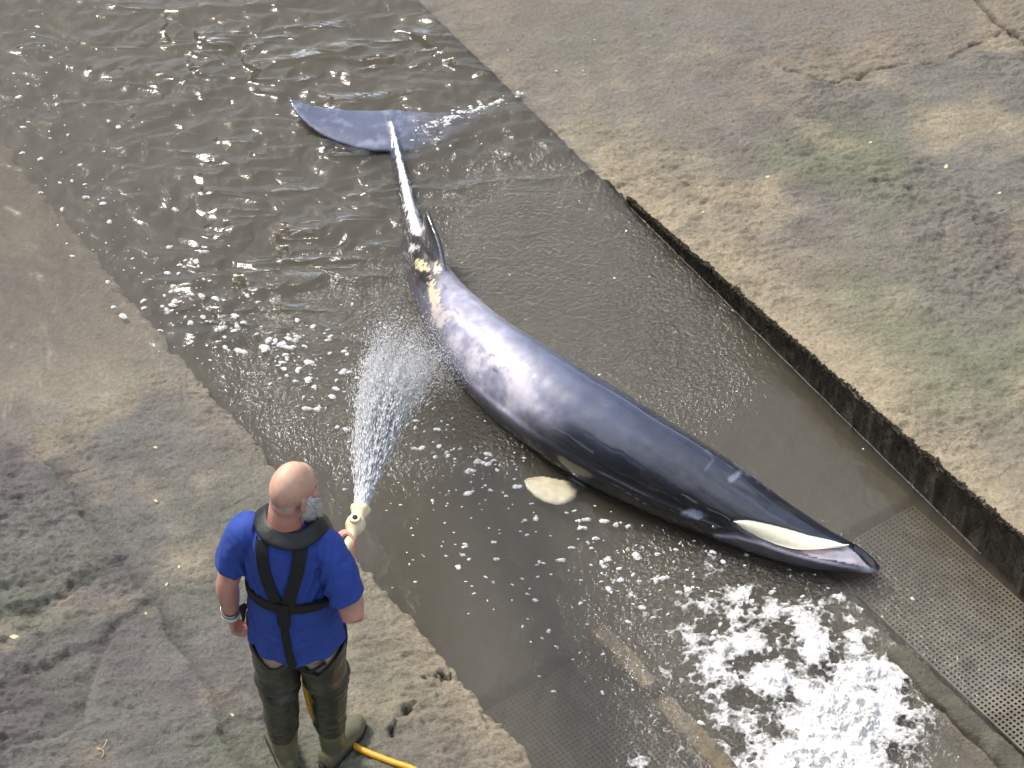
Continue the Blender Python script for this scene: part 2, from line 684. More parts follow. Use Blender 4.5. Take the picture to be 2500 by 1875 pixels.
def build_bank(name, side):
    av = axis(-9.7, -3.8, 0.010, -26, 12)
    if side == 'L':
        off = np.concatenate([np.arange(0, 0.12, 0.006), np.arange(0.12, 2.0, 0.010), [2.1, 2.4, 3, 4, 6, 10, 18]])
    else:
        off = np.concatenate([np.arange(0, 0.12, 0.007), np.arange(0.12, 2.75, 0.0115), [2.9, 3.2, 4, 6, 10, 18]])
    drops = np.linspace(1, 0, 9)[:-1]             # skirt: rows going up from the bottom
    A, O = np.meshgrid(av, np.concatenate([-drops, off]), indexing='ij')
    n, m = A.shape
    ns = len(drops)
    skirt = O < 0
    dist = np.where(skirt, 0, O)
    if side == 'L':
        rag = 0.018 * fbm(A * 2.5, A * 0, 3.3, 3) + 0.035 * fbm(A * 9, A * 0, 8.0, 5, 0.6)
        Bc = BL + rag * np.exp(-dist / 0.05) - dist
    else:
        rag = 0.006 * fbm(A * 3, A * 0, 3.3, 3) + 0.010 * fbm(A * 14, A * 0, 8.0, 4, 0.6)
        Bc = BR + rag * np.exp(-dist / 0.04) + dist
    X, Y = xy(A, Bc)
    Z = bank_z(A)
    if side == 'L':
        Z = Z - 0.030 * np.clip(-7.1 - A, 0, 6)
    fade = sstep(-12, -9.4, A) * sstep(0.5, -3.5, A)
    rel = relief(X, Y) * fade
    sub = sstep(0.02, -0.015, Z)
    rel *= (1 - 0.7 * sub)
    edge = np.exp(-dist / 0.05)
    px, py = proj(np.stack([X, Y, Z], -1))
    dark = np.zeros_like(X)
    if side == 'L':
        rel += edge * 0.020 * fbm(X * 22, Y * 22, 4.0, 4, 0.6)
        rel -= 0.016 * np.exp(-dist / 0.02)
        slabs = [([(-200, 960), (50, 1020), (110, 1090), (230, 1260), (285, 1330), (170, 1393), (80, 1436), (-200, 1530)], 0.020),
                 ([(-200, 1545), (90, 1454), (180, 1408), (297, 1354), (332, 1402), (360, 1443), (265, 1497), (240, 1540), (110, 1600), (-200, 1720)], 0.014),
                 ([(374, 1456), (402, 1520), (425, 1570), (520, 1700), (620, 1950), (-200, 1950), (-200, 1870), (120, 1795), (208, 1745), (222, 1640), (257, 1547), (277, 1507)], 0.017)]
        wx_, wy_ = X + 0.035 * fbm(X * 5, Y * 5, 2.2, 4), Y + 0.035 * fbm(X * 5, Y * 5, 6.2, 4)
        for pl, hh in slabs:
            pw = px_line(pl, 0.18)
            ins = in_poly(wx_, wy_, pw)
            dd = seg_dist(wx_, wy_, pw + pw[:1])
            rel += hh * np.where(ins, sstep(0, 0.030, dd), 0) * (0.8 + 0.5 * fbm(X * 3, Y * 3, 1.0, 3))
            gg = np.where(ins, 0, np.exp(-(dd / 0.045) ** 2))
            rel -= 0.008 * gg
            dark = np.maximum(dark, 0.30 * gg * (0.8 + 0.7 * fbm(X * 4, Y * 4, 8.0, 3)))
            dark = dark - 0.10 * np.where(ins, np.exp(-(dd / 0.03) ** 2), 0)  # slab rims lightened: lit edges put into the colour
        # one slab edge steps up along the long joint
        ln = px_line([(50, 1020), (160, 1150), (285, 1330)], 0.18)
        cracks = [[(1008, 1708), (990, 1730), (975, 1760), (955, 1785)], [(1030, 1650), (1075, 1650), (1100, 1640)]]
        cw = [0.011, 0.006]
        for c_, w_ in zip(cracks, cw):
            dd = seg_dist(X + 0.035 * fbm(X * 14, Y * 14, 2.2, 4, 0.6), Y + 0.035 * fbm(X * 14, Y * 14, 6.2, 4, 0.6), px_line(c_, 0.22))
            w_ = w_ * np.clip(0.7 + 1.3 * fbm(X * 9, Y * 9, 3.0, 2), 0.15, 1.6)
            g_ = np.exp(-(dd / w_) ** 2)
            rel -= 0.04 * g_
            dark += 0.75 * g_
        warm = 0.75 * np.exp(-dist / 0.28) * sstep(-5.9, -4.9, A) + 0.35 * np.exp(-dist / 0.2) * sstep(-8.6, -7.6, A)
    else:
        rel -= 0.012 * np.exp(-dist / 0.015)
        cr = [(1860, 150), (1888, 152), (1930, 175), (1975, 200), (2024, 206), (2090, 200), (2159, 179), (2230, 168), (2295, 160), (2360, 130), (2430, 98), (2455, 85), (2500, 110)]
        dd = seg_dist(X + 0.02 * fbm(X * 9, Y * 9, 2.2, 4), Y + 0.045 * fbm(X * 9, Y * 9, 6.2, 4), px_line(cr, 0.0))
        g_ = np.exp(-(dd / (0.003 + 0.006 * sstep(-0.2, 0.4, fbm(X * 6, Y * 6, 1.1, 3)))) ** 2) * sstep(-0.35, 0.1, fbm(X * 4, Y * 4, 1.1, 2))
        rel -= 0.022 * g_
        dark += 0.7 * g_
        dd = seg_dist(X, Y, px_line([(2380, 0), (2430, 60), (2455, 85), (2480, 105), (2560, 160)], 0.0))
        g_ = np.exp(-(dd / 0.012) ** 2)
        rel -= 0.03 * g_
        dark += 0.6 * g_
        # plates of the old surface standing a little proud beyond the crack
        poly = px_line([(1888, 152), (1975, 200), (2024, 206), (2159, 179), (2295, 160), (2430, 98), (2700, 60), (2500, -250), (1700, -250)], 0.0)
        warm = 1.0 * np.exp(-(dist / 0.30) ** 1.5) * sstep(-8.2, -7.2, A) + 0.25 * np.exp(-dist / 0.6)
        warm *= (0.75 + 0.5 * fbm(X * 2.5, Y * 2.5, 15.0, 3))
    Z = Z + rel
    zbot = floor_z(A) - 0.25
    t = np.where(skirt, -O, 0)
    Z = np.where(skirt, Z * (1 - t) + zbot * t, Z)
    if side == 'L':
        inset = np.where(skirt, 0.02 * fbm(A * 9, t * 4, 2.0, 4) * np.sin(np.pi * np.clip(t * 1.2, 0, 1)), 0)
        Bc = Bc + inset
    else:
        inset = np.where(skirt, 0.016 * fbm(A * 12, t * 5, 2.0, 4), 0)
        Bc = Bc + inset
    X, Y = xy(A, Bc)
    V = np.stack([X, Y, Z], -1).reshape(-1, 3)
    F = grid_faces(n, m)
    if side == 'R':
        F = F[:, ::-1]
    F = F[:, ::-1]
    colr = bank_colour(X.ravel(), Y.ravel(), warm.ravel())
    if side == 'R':
        # brown silt lies on the slab beyond the crack
        brown = in_poly(X.ravel(), Y.ravel(), poly)[:, None] * 0.55
        colr = colr * (1 - brown) + np.array([0.30, 0.255, 0.20]) * brown
    if side == 'L':
        colr = colr * np.array([0.91, 0.925, 0.98])
    colr = colr * (1 - np.clip(dark, -0.2, 0.9).ravel()[:, None])
    # tan silt on the parts that lie awash
    sl = (0.6 * sub.ravel() * (0.8 + 0.6 * fbm(X.ravel() * 1.6, Y.ravel() * 1.6, 19.0, 4)))[:, None]
    sl = np.clip(sl, 0, 0.9)
    colr = colr * (1 - sl) + (np.array([0.30, 0.245, 0.165]) if side == 'L' else np.array([0.30, 0.255, 0.19])) * sl
    colr[skirt.ravel()] = (0.05, 0.045, 0.03) if side == 'R' else (0.16, 0.14, 0.11)
    mi = np.zeros((n - 1, m - 1), int)
    if side == 'R':
        mi[:, :ns] = 1
    me = new_mesh(name, V, F, True, colr, [M_BANK, M_MOSS], mi.ravel())
    return obj(name, me, kind='structure'), A, Z


bank_l, _, _ = build_bank('bank_left', 'L')
bank_r, _, _ = build_bank('bank_right', 'R')
BVH_L = BVHTree.FromPolygons([v.co for v in bank_l.data.vertices], [p.vertices for p in bank_l.data.polygons])
BVH_R = BVHTree.FromPolygons([v.co for v in bank_r.data.vertices], [p.vertices for p in bank_r.data.polygons])


def on_bank(bvh, x, y):
    h = bvh.ray_cast(Vector((x, y, 5)), Vector((0, 0, -1)))
    return h[0].z if h[0] else 0.2


# ------------------------------------------------------------------ floor of the sunken bay
def build_floor():
    av = axis(-9.5, -3.0, 0.022, -26, 8)
    bv = np.arange(BL - 0.12, BR + 0.13, 0.02)
    A, B = np.meshgrid(av, bv, indexing='ij')
    X, Y = xy(A, B)
    Z = floor_z(A) + 0.012 * fbm(X * 3, Y * 3, 1.5, 4)
    pit = np.maximum(sstep(-4.98, -4.94, A) * sstep(3.735, 3.715, B), sstep(-4.82, -4.78, A) * sstep(4.735, 4.755, B))
    Z = Z - 0.07 * pit
    Z = Z - 0.075 * sstep(-5.3, -4.3, A) * sstep(3.82, 3.86, B) * sstep(4.64, 4.60, B)
    g = np.array([0.19, 0.175, 0.14])
    c = np.broadcast_to(g, X.shape + (3,)).reshape(-1, 3) * (1 + 0.45 * fbm(X * 2.2, Y * 2.2, 4.0, 5))[..., None].reshape(-1, 1)
    c = c * (1 - pit.reshape(-1, 1)) + np.array([0.014, 0.013, 0.010]) * pit.reshape(-1, 1)  # darkness of the void under the plates put into the floor colour
    V = np.stack([X, Y, Z], -1).reshape(-1, 3)
    return obj('slipway_floor', new_mesh('slipway_floor', V, grid_faces(*A.shape)[:, ::-1], True, np.clip(c, 0.01, 0.6), [M_FLOOR]), kind='structure')


build_floor()


# ------------------------------------------------------------------ water
def wave_height(X, Y):
    a, b = ab(X, Y)
    px, py = proj(np.stack([X, Y, np.zeros_like(X)], -1))
    rough = sstep(900, 100, py) * 0.8 + 0.08
    rough *= 1 - 0.9 * sstep(BR - 0.05, BR + 0.2, b)
    rough *= 1 - 0.9 * sstep(BL + 0.15, BL - 0.15, b)
    tailx, taily = at(950, 300)[:2]
    dt = np.hypot(X - tailx, Y - taily)
    rough += 0.9 * np.exp(-(dt / 0.75) ** 2)
    left = sstep(1000, 800, px) * sstep(300, 480, py) * sstep(900, 700, py)
    wx, wy = X + 0.12 * fbm(X * 1.6, Y * 1.6, 3.0, 3), Y + 0.12 * fbm(X * 1.6, Y * 1.6, 8.0, 3)

    def ridge(fx, fy, ang, zz, p):
        c_, s_ = math.cos(R(ang)), math.sin(R(ang))
        n_ = perlin((wx * c_ + wy * s_) * fx, (-wx * s_ + wy * c_) * fy, zz)
        return (1 - np.clip(np.abs(n_) * 2.2, 0, 1)) ** p
    env = sstep(-0.3, 0.3, fbm(X * 1.5, Y * 1.5, 21.0, 3))
    env2 = sstep(-0.25, 0.3, fbm(X * 1.7 + 7, Y * 1.7, 27.0, 3))
    h = 0.022 * ridge(1.5, 4.4, 8, 1.0, 2.0) * env + 0.015 * ridge(2.6, 7.5, -12, 4.0, 2.2) * env2 + 0.009 * ridge(4.5, 11, 20, 7.0, 2.5) + 0.006 * fbm(wx * 4, wy * 9, 3.0, 3)
    hl = 0.012 * ridge(2.0, 9.5, 4, 11.0, 2.2) * env2 + 0.008 * ridge(3.5, 13, -6, 14.0, 2.2)
    ring = ridge(0.01, 0.01, 0, 0, 1) * 0 + np.exp(-dt / 0.45) * (1 - np.abs(np.sin(dt * math.pi / 0.15 + 2.5 * fbm(X * 2.5, Y * 2.5, 1.0, 3)))) ** 2
    z = rough * h * 0.55 + left * hl * 0.35 + 0.006 * ring + 0.0035 * fbm(wx * 6, wy * 9, 2.0, 3)
    # boil where the pump outflow churns the surface
    px2, py2 = at(2010, 1760)[:2]
    dp = np.hypot((X - px2) / 0.55, (Y - py2) / 0.5)
    z = z + 0.016 * np.exp(-dp ** 2) * fbm(X * 11, Y * 11, 2.0, 4)
    return z, px, py


def ripple_mask(px, py):
    m = 0.05 + 0 * px
    for cx, cy, rx, ry, w in ((1420, 700, 260, 240, 1.0), (1250, 560, 150, 150, 0.7), (1650, 900, 200, 150, 0.6), (980, 900, 200, 200, 1.0),
                              (1150, 1020, 140, 100, 0.8), (760, 900, 200, 180, 0.5), (1800, 1450, 300, 150, 0.7), (1950, 1700, 350, 250, 1.0)):
        m = m + w * np.exp(-((px - cx) / rx) ** 2 - ((py - cy) / ry) ** 2)
    return np.clip(m, 0, 1.2)


def chop_mask(px, py):
    m = 0.05 + 0 * px
    for cx, cy, rx, ry, w in ((720, 560, 300, 240, 1.0), (900, 140, 380, 130, 1.3), (420, 130, 300, 150, 0.7), (1250, 430, 230, 130, 0.6), (560, 860, 160, 120, 0.6), (700, 760, 220, 100, 0.6),
                              (1500, 30, 200, 60, 0.5)):
        m = m + w * np.exp(-((px - cx) / rx) ** 2 - ((py - cy) / ry) ** 2)
    return np.clip(m, 0, 1.4)


def build_water():
    xv = axis(-3.0, 3.0, 0.0125, -90, 90)
    yv = axis(5.2, 10.6, 0.0125, -90, 90)
    X, Y = np.meshgrid(xv, yv, indexing='ij')
    Z, px, py = wave_height(X, Y)
    inside = (np.abs(X) < 3.2) & (Y > 5.1) & (Y < 10.7)
    Z = np.where(inside, Z, 0)
    n, m = X.shape
    V = np.stack([X, Y, Z], -1).reshape(-1, 3)
    F = grid_faces(n, m)
    rip = np.where(inside, ripple_mask(px, py), 0.2).ravel()
    chp = np.where(inside, chop_mask(px, py), 0.8).ravel()
    bb = ab(X, Y)[1].ravel()
    calm = np.maximum(sstep(BL + 0.12, BL - 0.12, bb), sstep(BR - 0.08, BR + 0.15, bb))
    rip = rip * (1 - 0.8 * calm)
    chp = chp * (1 - 0.75 * calm)
    border = [i * m for i in range(n)] + [(n - 1) * m + j for j in range(1, m)] + [i * m + m - 1 for i in range(n - 2, -1, -1)] + [j for j in range(m - 2, 0, -1)]
    k0 = len(V)
    low = V[border].copy()
    low[:, 2] = -3.0
    V = np.vstack([V, low, [[0, 0, -3.0]]])
    L = len(border)
    ii = np.arange(L)
    jj = (ii + 1) % L
    bd = np.array(border)
    side = np.stack([k0 + ii, k0 + jj, bd[jj], bd[ii]], 1)
    i2 = np.arange(0, L, 2)
    bot = np.stack([k0 + (i2 + 2) % L, k0 + (i2 + 1) % L, k0 + i2, np.full(len(i2), k0 + L)], 1)
    me = new_mesh('water', V, np.vstack([F[:, ::-1], side, bot]), True, mats=[M_WATER], attrs={'ripple': np.concatenate([rip, np.zeros(L + 1)]), 'chop': np.concatenate([chp, np.zeros(L + 1)])})
    return obj('water', me, kind='structure')


build_water()


def wz(x, y):
    return float(wave_height(np.array([x]), np.array([y]))[0][0])


# ------------------------------------------------------------------ perforated plates and kerbs in the bay floor
def build_grates():
    pitch, hr, K = 0.0205, 0.0066, 8

    def panel(nb, na, name, label):
        V, F = [], []
        ring = [(hr * math.cos(2 * math.pi * (k + 0.5) / K), hr * math.sin(2 * math.pi * (k + 0.5) / K)) for k in range(K)]
        h = pitch / 2
        sq = [(h, h * math.tan(math.pi / 8)), (h, h), (-h, h), (-h, -h)]
        outer = []
        for k in range(K):
            t = 2 * math.pi * (k + 0.5) / K
            c, s = math.cos(t), math.sin(t)
            q = h / max(abs(c), abs(s))
            outer.append((c * q, s * q))
        corners = {1: None}
        for i in range(na):
            for j in range(nb):
                cx, cy = (i + 0.5) * pitch, (j + 0.5) * pitch
                k0 = len(V)
                for x, y in outer:
                    V.append((cx + x, cy + y, 0))
                for x, y in ring:
                    V.append((cx + x, cy + y, 0))
                for x, y in ring:
                    V.append((cx + x, cy + y, -0.004))
                for x, y in ((h, h), (-h, h), (-h, -h), (h, -h)):
                    V.append((cx + x, cy + y, 0))
                for k in range(K):
                    k2 = (k + 1) % K
                    F.append((k0 + k, k0 + k2, k0 + K + k2, k0 + K + k))
                    F.append((k0 + K + k, k0 + K + k2, k0 + 2 * K + k2, k0 + 2 * K + k))
                for q, k in enumerate((0, 2, 4, 6)):
                    F.append((k0 + k, k0 + 3 * K + q, k0 + (k + 1) % K))
        return np.array(V), F

    def place(a0, b0, na, nb, label, lift=0.006, tilt=0.0):
        V, F = panel(nb, na, 'x', '')
        # solid rim round the plate
        LA, LB, t = na * pitch, nb * pitch, 0.004
        k0 = len(V)
        rim = [(-t, -t, 0), (LA + t, -t, 0), (LA + t, LB + t, 0), (-t, LB + t, 0), (0, 0, 0), (LA, 0, 0), (LA, LB, 0), (0, LB, 0),
               (-t, -t, -0.014), (LA + t, -t, -0.014), (LA + t, LB + t, -0.014), (-t, LB + t, -0.014)]
        V = np.vstack([V, rim])
        for k in range(4):
            k2 = (k + 1) % 4
            F.append((k0 + k, k0 + k2, k0 + 4 + k2, k0 + 4 + k))
            F.append((k0 + k2, k0 + k, k0 + 8 + k, k0 + 8 + k2))
        A = a0 + V[:, 0]
        B = b0 + V[:, 1]
        X, Y = xy(A, B)
        Z = floor_z(A) + V[:, 2] + lift + tilt * V[:, 0]
        me = new_mesh('perforated_plate', np.stack([X, Y, Z], 1), F, False, mats=[M_GRATE])
        return obj('perforated_plate', me, None, label, 'grating', 'perforated plates in the slipway floor')

    nbR = 25
    place(-4.76, 4.775, 37, nbR, 'submerged perforated plate beside the mossy wall, at the whale\'s nose', -0.010)
    place(-3.994, 4.775, 37, nbR, 'perforated plate beside the mossy wall and concrete kerb, just awash', -0.010)
    place(-4.93, 3.095, 36, 29, 'submerged perforated plate along the crumbling left slab, farther under water', -0.045)
    place(-4.155, 3.095, 36, 29, 'perforated plate along the crumbling left slab, beside the tan kerb', -0.040)


build_grates()


def kerb(name, label, a0, a1, bc, hw, top, colr, seed, wob=0.012):
    n, m = int((a1 - a0) / 0.018), 20
    V = []
    aa = np.linspace(a0, a1, n)
    th = np.linspace(0, 2 * math.pi, m, endpoint=False)
    c, s = np.cos(th), np.sin(th)
    c = np.sign(c) * np.abs(c) ** 0.45
    s = np.sign(s) * np.abs(s) ** 0.45
    A = aa[:, None] + 0 * th
    end = np.minimum(sstep(a0, a0 + 0.05, aa), sstep(a1, a1 - 0.05, aa))[:, None] * 0.75 + 0.25
    B = bc + hw * c * end
    hz = 0.06
    Z = floor_z(A) + top - hz + hz * s * end
    nn = fbm(A * 8 + seed, B * 20, Z * 20, 4, 0.6)
    B = B + wob * nn * c
    Z = Z + wob * nn * s
    X, Y = xy(A, B)
    V = np.stack([X, Y, Z], -1).reshape(-1, 3)
    F = [tuple(f) for f in grid_faces(n, m, True)] + [tuple(range(m))[::-1], tuple(range((n - 1) * m, n * m))]
    cc = np.array(colr) * (1 + 0.5 * fbm(X * 12, Y * 12, Z * 12, 4)).reshape(-1, 1)
    return obj(name, new_mesh(name, V, F, True, np.clip(cc, 0.02, 0.7), [M_BEAM]), None, label, 'kerb')


kerb('concrete_kerb', 'grey wet concrete kerb beside the perforated plate, half out of the water', -4.22, -2.4, 4.682, 0.045, 0.042, (0.17, 0.16, 0.125), 3, 0.018)
kerb('concrete_kerb', 'tan submerged kerb length with a broken end, nearer the whale', -5.0, -4.56, 3.775, 0.04, 0.062, (0.33, 0.27, 0.19), 13, 0.016)
kerb('concrete_kerb', 'tan submerged kerb length beside the perforated plate on the left', -4.55, -3.2, 3.775, 0.045, 0.040, (0.30, 0.25, 0.18), 21, 0.02)


# ------------------------------------------------------------------ algae fringe on the right wall
def build_fringe():
    V, F = [], []
    rs = np.random.default_rng(4)
    for i in range(5200):
        a = rs.uniform(-6.9, -3.2)
        hgt = float(bank_z(a))
        if hgt < 0.01:
            continue
        x, y = xy(a, BR + 0.004 * rs.normal() - 0.004)
        top = on_edge = hgt - 0.008
        zc = top - rs.uniform(-0.012, 1.0) ** 2 * max(0.02, hgt)
        L = rs.uniform(0.006, 0.016)
        out = rs.uniform(0.001, 0.007)
        up_ = rs.uniform(-0.9, 0.55) if zc < top - 0.02 else rs.uniform(-0.3, 0.9)
        w = rs.uniform(0.003, 0.009)
        nrm = -EV
        side = DV
        k = len(V)
        p = np.array([x, y, zc])
        sd = np.array([side[0], side[1], 0])
        nn = np.array([nrm[0], nrm[1], 0])
        tip = p + nn * out + np.array([0, 0, up_ * L]) + sd * rs.normal() * 0.01
        V += [p - sd * w, p + sd * w, p + np.array([0, 0, w]) + nn * 0.004, tip]
        F += [(k, k + 1, k + 3), (k + 1, k + 2, k + 3), (k + 2, k, k + 3)]
    for i in range(2600):       # tufts creeping over the arris
        a = rs.uniform(-6.9, -3.2)
        hgt = float(bank_z(a))
        if hgt < 0.005:
            continue
        reach = 0.004 + 0.030 * max(0, float(fbm(a * 9, 2.0, 1.0, 3)) + 0.1)
        bb = BR + rs.uniform(0, 1) ** 2 * reach
        x, y = xy(a, bb)
        z = hgt + 0.0 + rs.uniform(-0.004, 0.006)
        k = len(V)
        w = rs.uniform(0.003, 0.007)
        p = np.array([x, y, z])
        d1 = np.array([rs.normal(), rs.normal(), 0]) * w
        V += [p + d1, p - d1, p + np.array([-d1[1], d1[0], 0]), p + np.array([rs.normal() * 0.004, rs.normal() * 0.004, rs.uniform(0.003, 0.008)])]
        F += [(k, k + 1, k + 3), (k + 1, k + 2, k + 3), (k + 2, k, k + 3)]
    obj('algae_fringe', new_mesh('algae_fringe', V, F, False, mats=[M_MOSS]), None,
        'dark algae fringe along the arris of the right slab', 'algae', kind='stuff')


build_fringe()


# ------------------------------------------------------------------ the whale
def build_whale():
    # centre px, centre height, half width, half height (metres)
    ST = [(2147, 1392, 0.020, 0.012, 0.012), (2122, 1380, 0.028, 0.042, 0.036), (2075, 1362, 0.040, 0.072, 0.058), (1985, 1332, 0.055, 0.112, 0.090),
          (1876, 1283, 0.066, 0.144, 0.125), (1755, 1219, 0.074, 0.174, 0.165), (1598, 1138, 0.080, 0.198, 0.200), (1441, 1049, 0.080, 0.208, 0.218),
          (1290, 948, 0.072, 0.196, 0.208), (1156, 835, 0.055, 0.160, 0.175), (1090, 748, 0.030, 0.118, 0.140), (1036, 655, 0.005, 0.088, 0.115),
          (1008, 560, -0.020, 0.058, 0.090), (988, 460, -0.025, 0.042, 0.072), (968, 370, -0.010, 0.034, 0.048), (955, 310, 0.005, 0.040, 0.030), (950, 280, 0.008, 0.03, 0.014)]
    K = np.array([[*at(s[0], s[1], s[2]), s[3], s[4]] for s in ST])
    n, M = 300, 128
    K2 = catmull(K, n)
    C, rw, rh = K2[:, :3], np.maximum(K2[:, 3], 0.006), np.maximum(K2[:, 4], 0.006)
    T = np.gradient(C, axis=0)
    T /= np.linalg.norm(T, axis=1)[:, None]
    S = np.cross(T, [0, 0, 1])                       # T runs nose -> tail; S points to the flank facing the left slab or away
    S /= np.linalg.norm(S, axis=1)[:, None]
    near = S if (S[n // 2] @ np.array([-EV[0], -EV[1], 0])) > 0 else -S
    UPn = np.cross(near, T)
    UPn *= np.sign(UPn[:, 2])[:, None]
    u = np.linspace(0, 1, n)
    roll = R(1) * np.interp(u, [0, 0.3, 0.6, 0.75, 1], [16, 18, 14, 6, 0])[:, None]
    n2 = near * np.cos(roll) + UPn * np.sin(roll)     # near flank lifted, back turned away from the left slab
    u2 = UPn * np.cos(roll) - near * np.sin(roll)
    th = np.linspace(0, 2 * math.pi, M, endpoint=False)
    sn, cs = np.sin(th), np.cos(th)

    def surf():
        X = np.tile(sn, (n, 1))
        Yc = np.tile(cs, (n, 1))
        hd = sstep(0.36, 0.12, u)[:, None]            # head: flatter top with a ridge, wide flat jaw
        ridge = np.exp(-(np.minimum(th, 2 * math.pi - th) / 0.16) ** 2)[None]
        top = np.where(Yc > 0, Yc, 0)
        Yc = Yc - hd * 0.22 * top * (1 - np.abs(X)) + hd * 0.10 * ridge
        keel = sstep(0.62, 0.8, u)[:, None]
        Yc = Yc + keel * 0.15 * np.exp(-(np.minimum(th, 2 * math.pi - th) / 0.3) ** 2)[None]
        back = sstep(0.10, 0.35, u)[:, None] * sstep(0.75, 0.6, u)[:, None]      # low ridge along the spine
        Yc = Yc + back * 0.055 * np.exp(-(np.minimum(th, 2 * math.pi - th) / 0.22) ** 2)[None]
        X = X * (1 - keel * 0.35 * np.clip(np.cos(th), 0, 1)[None])
        bel = np.where(cs < 0, 1, 0)[None] * (1 - hd)
        X = X * (1 + 0.06 * bel * np.sin(np.abs(th - math.pi))[None])
        return C[:, None] + n2[:, None] * (rw[:, None] * X)[..., None] + u2[:, None] * (rh[:, None] * Yc)[..., None]
    V0 = surf()
    # blowhole swelling and gentle muscle undulation
    wob = fbm(V0[..., 0] * 5, V0[..., 1] * 5, V0[..., 2] * 5, 3)
    N0 = (V0 - C[:, None])
    N0 /= np.linalg.norm(N0, axis=-1)[..., None] + 1e-9
    V0 = V0 + N0 * (0.006 * wob * sstep(0.02, 0.1, u)[:, None])[..., None]
    px, py = proj(V0)
    camd = np.array([0, 0, CAMH]) - V0
    camd /= np.linalg.norm(camd, axis=-1)[..., None]
    facing = (N0 * camd).sum(-1) > -0.1
    MOUTH = [(1786, 1272), (1830, 1272), (1900, 1287), (1980, 1307), (2050, 1322), (2082, 1326), (2106, 1322), (2142, 1378), (2128, 1388),
             (2090, 1372), (2030, 1366), (1960, 1352), (1900, 1334), (1850, 1314), (1810, 1294)]
    BAL = [(1786, 1273), (1830, 1272), (1900, 1287), (1980, 1307), (2050, 1322), (2080, 1326), (2060, 1332), (1985, 1338), (1930, 1336), (1880, 1322), (1840, 1308), (1800, 1288)]
    mid = np.array([(1786, 1279), (1850, 1296), (1930, 1315), (2000, 1324), (2080, 1328)])
    BAL = [(x, y + (0.35 * (y - np.interp(x, mid[:, 0], mid[:, 1])))) for x, y in BAL]
    MOUTH = [(x, y + (0.22 * (y - np.interp(x, mid[:, 0], mid[:, 1])) if x < 2070 else 0)) for x, y in MOUTH]
    inm = in_poly(px, py, MOUTH) & facing & (u[:, None] < 0.4)
    d_edge = seg_dist(px, py, MOUTH + MOUTH[:1])
    deep = np.where(inm, sstep(0, 10, d_edge), 0)
    V1 = V0 - N0 * (0.020 * deep)[..., None]
    # lips: a soft roll below the gape
    lip = np.exp(-((seg_dist(px, py, [(1786, 1285), (1850, 1322), (1900, 1342), (1960, 1360), (2030, 1376), (2090, 1384), (2130, 1394)])) / 7) ** 2) * facing * (u[:, None] < 0.4)
    V1 = V1 + N0 * (0.006 * lip * (1 - deep))[..., None]
    body = (np.vstack([V1.reshape(-1, 3), V1[0].mean(0)[None], V1[-1].mean(0)[None]]),
            [tuple(f) for f in grid_faces(n, M, True)] + [(n * M, (j + 1) % M, j) for j in range(M)] + [(n * M + 1, (n - 1) * M + j, (n - 1) * M + (j + 1) % M) for j in range(M)])

    def blade(lead, trail, zs, thick, upd=np.array([0, 0, 1.0]), m=18):
        """flat tapering limb from px outlines: lead and trail edges, heights zs, thickness"""
        k = len(lead)
        L3 = np.array([at(*p, z) for p, z in zip(lead, zs)])
        T3 = np.array([at(*p, z) for p, z in zip(trail, zs)])
        L3, T3 = catmull(L3, 40), catmull(T3, 40)
        tk = np.interp(np.linspace(0, 1, 40), np.linspace(0, 1, k), thick)
        P = []
        tt = np.linspace(0, 2 * math.pi, m, endpoint=False)
        for i in range(40):
            c_ = (L3[i] + T3[i]) / 2
            h_ = (T3[i] - L3[i]) / 2
            prof = np.clip(1 - 0.35 * np.cos(tt), 0.3, 1.4)
            P.append(c_ + np.outer(np.cos(tt), h_) + np.outer(np.sin(tt) * tk[i] * prof, upd))
        P = np.array(P).reshape(-1, 3)
        F = [tuple(f) for f in grid_faces(40, m, True)] + [tuple(range(m)), tuple(range(39 * m, 40 * m))]
        return P, F
    fl_l = blade([(962, 372), (900, 368), (820, 347), (760, 314), (720, 274), (704, 240)],
                 [(962, 266), (900, 268), (850, 266), (780, 258), (730, 247), (701, 234)], [0.012, 0.014, 0.018, 0.028, 0.044, 0.055], [0.020, 0.018, 0.014, 0.011, 0.008, 0.004])
    fl_r = blade([(945, 372), (1010, 368), (1080, 350), (1140, 322), (1185, 285), (1203, 252)],
                 [(945, 266), (1010, 270), (1060, 272), (1120, 266), (1165, 256), (1205, 250)], [0.010, -0.015, -0.055, -0.085, -0.105, -0.115], [0.020, 0.018, 0.014, 0.011, 0.008, 0.004])
    fins = [fl_l, fl_r]
    # dorsal fin: swept back, leaning away from the left slab
    i0, i1 = np.argmin(np.abs(py[:, 0] - 672)), np.argmin(np.abs(py[:, 0] - 560))
    base_f, base_r = V0[i0, 0] - u2[i0] * 0.02, V0[i1, 0] - u2[i1] * 0.03
    tip = at(1043, 508, 0.225)
    lean = tip - (base_f + base_r) / 2
    q = np.linspace(0, 1, 30)
    Lc = catmull([base_f, base_f * 0.62 + tip * 0.38 + u2[i0] * 0.022 + near[i0] * -0.008, base_f * 0.22 + tip * 0.78 + u2[i0] * 0.014, tip], 30)
    Tc = catmull([base_r, base_r * 0.6 + tip * 0.4 - u2[i0] * 0.018 + T[i0] * -0.014, base_r * 0.25 + tip * 0.75 - u2[i0] * 0.01 - T[i0] * 0.006, tip - u2[i0] * 0.004], 30)
    P = []
    tt = np.linspace(0, 2 * math.pi, 18, endpoint=False)
